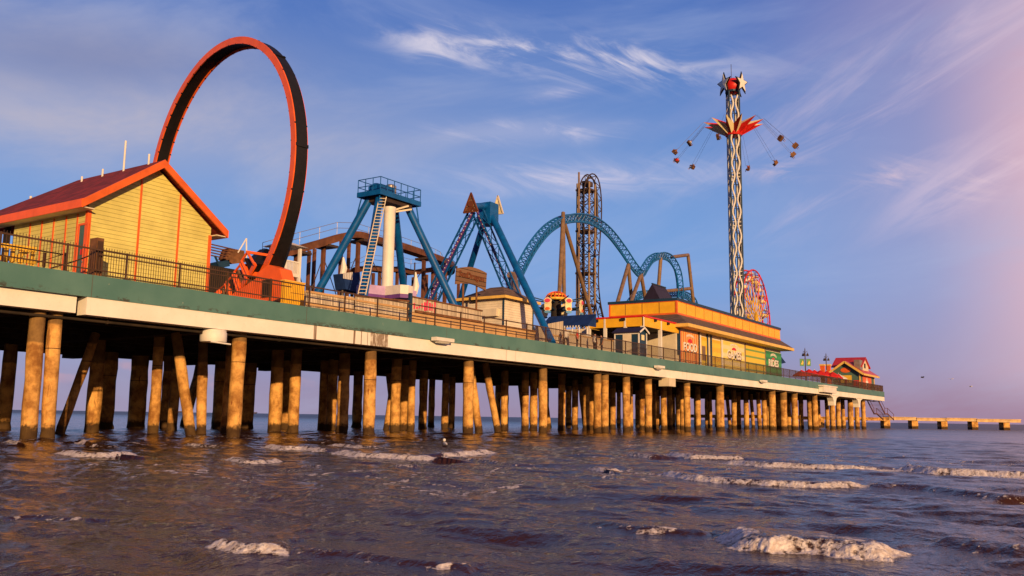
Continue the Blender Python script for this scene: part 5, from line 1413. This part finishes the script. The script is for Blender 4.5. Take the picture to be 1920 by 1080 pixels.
wx = X + .5 * fbm(X * .25, Y * .25, 3, 3) * 3; wy = Y + .5 * fbm(X * .25 + 9, Y * .25, 3, 4) * 3
for lam, amp, spread in [(9, .028, 8), (6.3, .02, 15)] + [(l, .0050 * l ** .9, 40) for l in (4.2, 3.5, 2.9, 2.4, 2.0, 1.65, 1.4, 1.15, .95, .8, .66, .55, .46, .38, .32, .27)] + [(l, .0050 * l, 75) for l in (2.2, 1.6, 1.2, .9, .7, .5, .4, .3)]:
    a = wdir + rad(g3.uniform(-spread, spread)); kx_, ky_ = math.cos(a) * 2 * math.pi / lam, math.sin(a) * 2 * math.pi / lam
    ph_ = kx_ * wx + ky_ * wy + g3.uniform(0, 6.28)
    fade = np.clip((lam / (res * 3.0)) - .6, 0, 1)
    sh = np.sin(ph_); Z += amp * fade * (np.sign(sh) * 0 + sh + .35 * np.cos(2 * ph_))
foam = np.zeros_like(X)
# breaking crests: front-foot polyline surveyed from the photo, height, foam strength
BR = [([(1325, 1003), (1380, 1028), (1440, 1036), (1520, 1036), (1600, 1044), (1660, 1048), (1730, 1036)], .24, 1.0),
      ([(1185, 997), (1225, 1001), (1270, 996)], .13, .75), ([(1085, 980), (1185, 998), (1330, 1006)], .10, 0.12),
      ([(1725, 1020), (1800, 1030), (1930, 1050)], .16, 0.05),
      ([(1225, 887), (1290, 898), (1360, 904), (1440, 909), (1540, 913), (1640, 912)], .19, 1.0), ([(1610, 912), (1720, 918), (1860, 936)], .17, .06),
      ([(1094, 878), (1130, 884), (1170, 882)], .14, .9),
      ([(1240, 853), (1290, 859), (1360, 861), (1400, 862)], .24, 1.0), ([(1340, 868), (1430, 875), (1540, 879), (1640, 882), (1710, 883)], .24, 1.0), ([(1670, 880), (1740, 888), (1830, 892), (1950, 897)], .30, 1.0),
      ([(614, 849), (660, 856), (740, 860), (800, 863), (850, 858), (940, 848)], .26, 1.0), ([(486, 838), (520, 843), (560, 843), (600, 848)], .24, .9), ([(610, 835), (640, 838), (680, 842)], .22, .8),
      ([(418, 861), (450, 868), (500, 869), (540, 864)], .17, .95), ([(96, 849), (140, 855), (200, 857), (268, 852)], .22, 1.0), ([(135, 830), (155, 833), (178, 829)], .28, .9), ([(215, 832), (260, 833)], .15, .7), ([(738, 873), (780, 874)], .1, .9),
      ([(340, 834), (400, 838)], .16, .7), ([(378, 1018), (420, 1030), (480, 1036), (545, 1035)], .13, .85), ([(540, 1036), (640, 1042), (760, 1058), (880, 1066)], .07, .22), ([(0, 975), (60, 972), (130, 978)], .07, .35), ([(1170, 853), (1215, 858)], .2, .75),
      ([(0, 828), (30, 833), (55, 831)], .2, .7), ([(820, 858), (900, 866), (960, 872)], .12, .25)]
lump = fbm(X * 9, Y * 9, 4, 21); fine = fbm(X * 24, Y * 24, 3, 31); med = fbm(X * 2.2, Y * 2.2, 3, 41)
for line, hgt, fs_ in BR:
    L = np.array([Wt(a, b, .02)[:2] for a, b in line]); lo = L.min(0) - 3.5; hi = L.max(0) + 3.5
    msk = (X > lo[0]) & (X < hi[0]) & (Y > lo[1]) & (Y < hi[1])
    if not msk.any(): continue
    x, y = X[msk], Y[msk]; best = np.full(x.shape, 1e9); sgn = np.zeros_like(x); par = np.zeros_like(x); tot = 0
    seg = np.linalg.norm(np.diff(L, axis=0), axis=1); TL = seg.sum()
    for i in range(len(L) - 1):
        d = L[i + 1] - L[i]; l2 = d @ d
        tt = ((x - L[i, 0]) * d[0] + (y - L[i, 1]) * d[1]) / l2; tc = np.clip(tt, 0, 1)
        ex_, ey_ = x - L[i, 0] - tc * d[0], y - L[i, 1] - tc * d[1]; dd = np.hypot(ex_, ey_)
        nx, ny = -d[1], d[0]
        s_ = np.sign((x - L[i, 0]) * nx + (y - L[i, 1]) * ny)
        if (CAM[0] - L[i, 0]) * nx + (CAM[1] - L[i, 1]) * ny > 0: s_ = -s_
        up_ = dd < best; best = np.where(up_, dd, best); sgn = np.where(up_, s_, sgn); par = np.where(up_, (tot + tc * seg[i]) / TL, par); tot += seg[i]
    sd_ = best * sgn                                          # >0 behind the front foot, <0 toward the camera
    env = np.clip(np.minimum(par, 1 - par) / .07, 0, 1) ** .7
    endd = ((par <= 0) | (par >= 1)); sd_ = np.where(endd & (best > .02), np.where(sd_ > 0, sd_, sd_), sd_)
    soft = fs_ < .5; H = hgt * (.55 if soft else .52)
    wob = (med[msk] - .45) * (.3 if soft else .16); u = sd_ + wob
    wf, wbk = H * (4.5 if soft else 2.4), H * (7 if soft else 9)
    prof = np.where(u < 0, 0, np.where(u < wf, .5 - .5 * np.cos(np.clip(u / wf, 0, 1) * math.pi), np.exp(-((u - wf) / wbk) ** 2)))
    hz2 = H * (1.0 + .3 * (med[msk] - .45)) * env
    calm = np.clip(env * 1.6, 0, 1) * np.exp(-np.clip(np.abs(u - wf) - wf, 0, None) ** 2 / (1.6 * wf) ** 2)
    Z[msk] = Z[msk] * (1 - .85 * calm) + prof * hz2
    edge = (fbm(x * 5 + 3, y * 5, 3, 55) - .45)
    fo = np.clip(np.minimum((u + .05 + edge * .22) / .08, (wf * (1.35 + edge * 1.1) - u) / (wf * .7)), 0, 1) * np.clip(env * 2.2, 0, 1)
    holes = np.clip((lump[msk] - .27) / .16, 0, 1)
    f1 = fo * (.46 + .30 * holes + .24 * np.clip((fine[msk] - .32) / .3, 0, 1)) * fs_ if not soft else fo * np.clip((lump[msk] - .62 + fs_ * .3) / .08, 0, 1) * .7
    trail = np.clip(1 - (u - wf) / (wbk * 1.1), 0, 1) * (u > wf * .6) * env * np.clip((fbm(x * 3 + 5, y * 3, 4, 61) - .48) / .10, 0, 1) * np.clip((lump[msk] - .40) / .14, 0, 1) * .9 * min(1, fs_ * 1.2)
    f2 = np.clip(np.maximum(f1, trail), 0, 1)
    foam[msk] = np.maximum(foam[msk], f2)
    Z[msk] += f1 * (H * .25 + .035) * ((lump[msk] - .45) * 1.0 + (fine[msk] - .45) * .8)
# thin lacy foam drifting between the breakers
lace = np.clip((.035 - np.abs(fbm(X * .8, Y * .8, 4, 77) - .47)) / .02, 0, 1) * np.clip((fbm(X * .16, Y * .16, 2, 88) - .44) / .10, 0, 1) * np.clip((lump - .42) / .1, 0, 1) * (Rr < 60) * .68
foam = np.maximum(foam, lace)
for x_, y_, r_ in PILES:                                      # wash round the piles
    msk = (np.abs(X - x_) < 1.5) & (np.abs(Y - y_) < 1.5)
    if not msk.any(): continue
    d_ = np.hypot(X[msk] - x_, Y[msk] - y_) - r_ * .76
    wash = np.clip(1 - d_ / (.30 + .5 * med[msk]), 0, 1) * np.clip((lump[msk] - .40) / .15, 0, 1) * .55
    foam[msk] = np.maximum(foam[msk], wash); Z[msk] += .05 * np.clip(1 - d_ / .5, 0, 1) * (med[msk])
nv, na = X.shape
co_ = np.stack([X, Y, Z], -1).reshape(-1, 3).astype(np.float32)
idx = np.arange(nv * na).reshape(nv, na)
q_ = np.stack([idx[:-1, :-1], idx[:-1, 1:], idx[1:, 1:], idx[1:, :-1]], -1).reshape(-1, 4)
me = bpy.data.meshes.new('sea')
me.vertices.add(len(co_)); me.vertices.foreach_set('co', co_.ravel())
me.loops.add(q_.size); me.loops.foreach_set('vertex_index', q_.ravel().astype(np.int32))
me.polygons.add(len(q_)); me.polygons.foreach_set('loop_start', np.arange(0, q_.size, 4, dtype=np.int32)); me.polygons.foreach_set('loop_total', np.full(len(q_), 4, np.int32))
me.polygons.foreach_set('use_smooth', np.ones(len(q_), bool))
me.update(calc_edges=True)
at = me.attributes.new('foam', 'FLOAT', 'POINT'); at.data.foreach_set('value', foam.ravel().astype(np.float32))
sea = bpy.data.objects.new('sea', me); COL.objects.link(sea)
tag(sea, 'dark purple brown sea with small breaking waves', 'sea', kind='structure')
m, g, b, pos = base('sea_water')
n1 = g.noise(g.scaled(pos, (1, 1.6, 1), (0, 0, rad(20))), 5.5, 4, .6); n2 = g.noise(pos, 17, 3, .6); n3 = g.noise(g.scaled(pos, (1.3, .6, 1)), .9, 3, .55)
at_ = g.new('ShaderNodeAttribute', attribute_name='foam').outputs['Fac']
fz = g.math('MULTIPLY_ADD', g.noise(pos, 9, 3, .65), .5, g.math('MULTIPLY', g.noise(pos, 30, 4, .75), .5))
fm = g.step(g.math('ADD', at_, g.math('MULTIPLY', g.math('SUBTRACT', fz, .5), 3.0)), .30, .72)
mud = g.mix(g.step(g.noise(pos, .12, 3, .5), .35, .65), (.042, .0150, .0075), (.048, .018, .012))
g.put(b.inputs['Base Color'], g.mix(fm, mud, g.mix(g.step(g.noise(pos, 14, 4, .7), .38, .62), (.64, .55, .50), (.92, .86, .82))))
g.put(b.inputs['Roughness'], g.math('ADD', g.math('MULTIPLY', fm, .6), g.math('MULTIPLY_ADD', g.step(g.sep(pos)[0], 20.0, 260.0), .30, .07))); b.inputs['IOR'].default_value = 1.21
hh = g.math('ADD', g.math('MULTIPLY', n1, .6), g.math('ADD', g.math('MULTIPLY', n2, .16), g.math('MULTIPLY', n3, 1.6)))
g.put(b.inputs['Normal'], g.bump(g.math('ADD', hh, g.math('MULTIPLY', g.math('MULTIPLY', fz, fm), .7)), .5, .10))
me.materials.append(m)

# ------------------------------------------------------------------ camera
cd = bpy.data.cameras.new('camera'); cam = bpy.data.objects.new('camera', cd); COL.objects.link(cam)
cd.sensor_width = 36; cd.lens = 36 * F / 1920; cd.clip_end = 90000; cd.clip_start = .1
cam.matrix_world = Matrix(((RT[0], UP[0], -FW[0], CAM[0]), (RT[1], UP[1], -FW[1], CAM[1]), (RT[2], UP[2], -FW[2], CAM[2]), (0, 0, 0, 1)))
SC.camera = cam

# ------------------------------------------------------------------ light
ELEV = rad(10)
to_sun = V(-.588, -.813, 0) / math.hypot(.588, .813) * math.cos(ELEV) + V(0, 0, math.sin(ELEV))
sl_ = bpy.data.lights.new('sun', 'SUN'); sl_.energy = 5.0; sl_.angle = rad(.6); sl_.color = (1.0, .60, .27)
so = bpy.data.objects.new('sun', sl_); COL.objects.link(so)
so.rotation_euler = Vector(to_sun).to_track_quat('Z', 'Y').to_euler()
so.location = (0, -60, 60)

w = bpy.data.worlds.new('World'); SC.world = w; w.use_nodes = True
nt = w.node_tree; g = N(nt); bg = nt.nodes['Background']
sky = g.new('ShaderNodeTexSky', sky_type='NISHITA'); sky.sun_disc = False; sky.sun_elevation = ELEV
sky.sun_rotation = math.atan2(to_sun[0], to_sun[1]); sky.air_density = 1.3; sky.dust_density = 1.6; sky.ozone_density = 2.5
dirv = g.new('ShaderNodeTexCoord').outputs['Generated']
def dot(v):
    n = g.new('ShaderNodeVectorMath', operation='DOT_PRODUCT'); nt.links.new(dirv, n.inputs[0]); n.inputs[1].default_value = tuple(float(q) for q in v); return n.outputs['Value']
dx, dy, dz = dot(V(R0[0], R0[1], 0)), dot(FH), g.sep(dirv)[2]
az = g.math('ARCTAN2', dx, dy); el = g.math('ARCSINE', dz)
AZ = lambda px: math.atan((px - 960) / F)
EL = lambda px, py: math.atan((782 + (px - 960) * .0147 - py) / F * math.cos(AZ(px)))
def lin(r, g_, b_): return tuple(((c / 255) / 12.92 if c < 11 else ((c / 255 + .055) / 1.055) ** 2.4) for c in (r, g_, b_))
# clear air from mauve at the sea to blue overhead
c = g.mix(g.step(el, rad(-1), rad(9)), lin(160, 140, 168), lin(122, 163, 222))
c = g.mix(g.step(el, rad(8), rad(30)), c, lin(70, 108, 186))
c = g.mix(g.step(el, rad(35), rad(80)), c, lin(56, 80, 150))
# warm rose tint to seaward, pinker at the far right
c = g.mix(g.math('MULTIPLY', g.step(az, AZ(1250), AZ(2050)), .60), c, lin(182, 158, 188))
c = g.mix(g.math('MULTIPLY', g.step(az, AZ(1720), AZ(2080)), g.math('SUBTRACT', g.math('MULTIPLY_ADD', g.step(el, rad(-2), rad(9)), .40, .38), g.math('MULTIPLY', g.step(el, rad(15), rad(28)), .38))), c, lin(244, 194, 198))
c = g.mix(g.math('MULTIPLY', g.math('SUBTRACT', 1.0, g.step(el, rad(.2), rad(3.2))), g.math('MULTIPLY', g.step(az, AZ(900), AZ(1500)), .75)), c, lin(158, 122, 148))
cb = g.new('ShaderNodeCombineXYZ'); g.put(cb.inputs[0], az); g.put(cb.inputs[1], el); ae = cb.outputs[0]
def gauss(px, py, wx_, wy_, tilt=0.0):
    a = g.math('SUBTRACT', az, AZ(px)); e_ = g.math('SUBTRACT', el, EL(px, py))
    ct, s_ = math.cos(tilt), math.sin(tilt)
    u = g.math('ADD', g.math('MULTIPLY', a, ct), g.math('MULTIPLY', e_, s_)); v = g.math('SUBTRACT', g.math('MULTIPLY', e_, ct), g.math('MULTIPLY', a, s_))
    u = g.math('DIVIDE', u, wx_ / F); v = g.math('DIVIDE', v, wy_ / F)
    return g.math('EXPONENT', g.math('MULTIPLY', g.math('ADD', g.math('MULTIPLY', u, u), g.math('MULTIPLY', v, v)), -1.0))
def streaks(scale, sx, rot, lo, hi, detail=7, dist=1.2, rough=.62):
    return g.step(g.noise(g.scaled(g.scaled(ae, (1, 1, 1), (0, 0, rot)), (sx, 1, 1)), scale, detail, rough, dist), lo, hi)
veil = streaks(7, .32, rad(-8), .40, .72, 6, .6)
fineS = streaks(26, .22, rad(14), .42, .74, 8, 1.6)
fineR = streaks(16, .20, rad(-28), .44, .74, 8, 1.0)
# thin veil everywhere
c = g.mix(g.math('MULTIPLY', veil, .34), c, lin(176, 188, 224))
# soft bank on the left
bank = g.math('MAXIMUM', g.math('MULTIPLY', gauss(150, 200, 620, 95, .04), 1.0), g.math('MULTIPLY', gauss(-50, 30, 600, 90), .55))
bank = g.math('MULTIPLY', bank, g.math('MULTIPLY_ADD', veil, .55, .55))
c = g.mix(g.math('MULTIPLY', bank, .95), c, lin(188, 182, 200))
c = g.mix(g.math('MULTIPLY', gauss(120, 80, 280, 55, .1), .6), c, lin(128, 132, 172))
# bright cirrus
ci_ = g.math('MULTIPLY', gauss(1100, 85, 260, 34, -.12), 1.35)
ci_ = g.math('MAXIMUM', ci_, g.math('MAXIMUM', g.math('MULTIPLY', gauss(820, 62, 110, 26, -.15), 1.15), g.math('MULTIPLY', gauss(960, 72, 130, 24, -.12), 1.3)))
c = g.mix(g.math('MULTIPLY', g.math('MULTIPLY', ci_, fineS), .85), c, lin(236, 226, 236))
ci2 = g.math('MAXIMUM', gauss(1000, 232, 170, 20, .03), g.math('MAXIMUM', g.math('MULTIPLY', gauss(1080, 330, 240, 30, .02), .9), g.math('MULTIPLY', gauss(1040, 155, 50, 12, .1), 1.0)))
c = g.mix(g.math('MULTIPLY', ci2, g.math('MULTIPLY_ADD', fineS, .75, .22)), c, lin(218, 210, 230))
ci3 = g.math('MAXIMUM', gauss(1720, 180, 420, 120, .38), g.math('MULTIPLY', gauss(1850, 330, 150, 50, .3), 1.0))
c = g.mix(g.math('MULTIPLY', g.math('MULTIPLY', ci3, fineR), .55), c, lin(240, 212, 226))
ci4 = g.math('MAXIMUM', gauss(1690, 315, 60, 22), g.math('MAXIMUM', gauss(1870, 330, 50, 32, .3), gauss(1480, 310, 60, 18)))
c = g.mix(g.math('MULTIPLY', ci4, g.math('MULTIPLY', fineS, .8)), c, lin(235, 205, 215))
# small pink clouds low on the horizon
lowc = g.math('MULTIPLY', g.math('MULTIPLY', g.step(el, rad(.8), rad(2.2)), g.math('SUBTRACT', 1.0, g.step(el, rad(3.2), rad(5)))), g.step(g.noise(g.scaled(ae, (1, 2.2, 1)), 22, 4, .5), .52, .68))
c = g.mix(g.math('MULTIPLY', lowc, g.math('MULTIPLY', g.math('SUBTRACT', 1.0, g.step(az, AZ(300), AZ(800))), .55)), c, lin(196, 158, 178))
skys = g.mix(1.0, sky.outputs[0], (.10, .10, .10), 'MULTIPLY')
c = g.mix(.06, c, skys)
bgc = g.mix(g.math('LESS_THAN', dz, -.02), c, lin(70, 55, 70))
dim = g.math('MULTIPLY', g.step(dy, -.15, .45), g.math('SUBTRACT', 1.0, g.math('MULTIPLY', g.step(el, rad(27), rad(48)), .68)))  # unseen sky behind and overhead darkened to deepen shade and water
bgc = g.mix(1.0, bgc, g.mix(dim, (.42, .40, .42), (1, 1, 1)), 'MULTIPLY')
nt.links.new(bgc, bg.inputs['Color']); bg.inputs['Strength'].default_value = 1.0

SC.view_settings.view_transform = 'Standard'; SC.view_settings.look = 'None'; SC.view_settings.gamma = 1; SC.view_settings.exposure = 0
SC.render.engine = 'CYCLES'; SC.cycles.max_bounces = 6; SC.cycles.use_denoising = True
SC.cycles.sample_clamp_indirect = 6
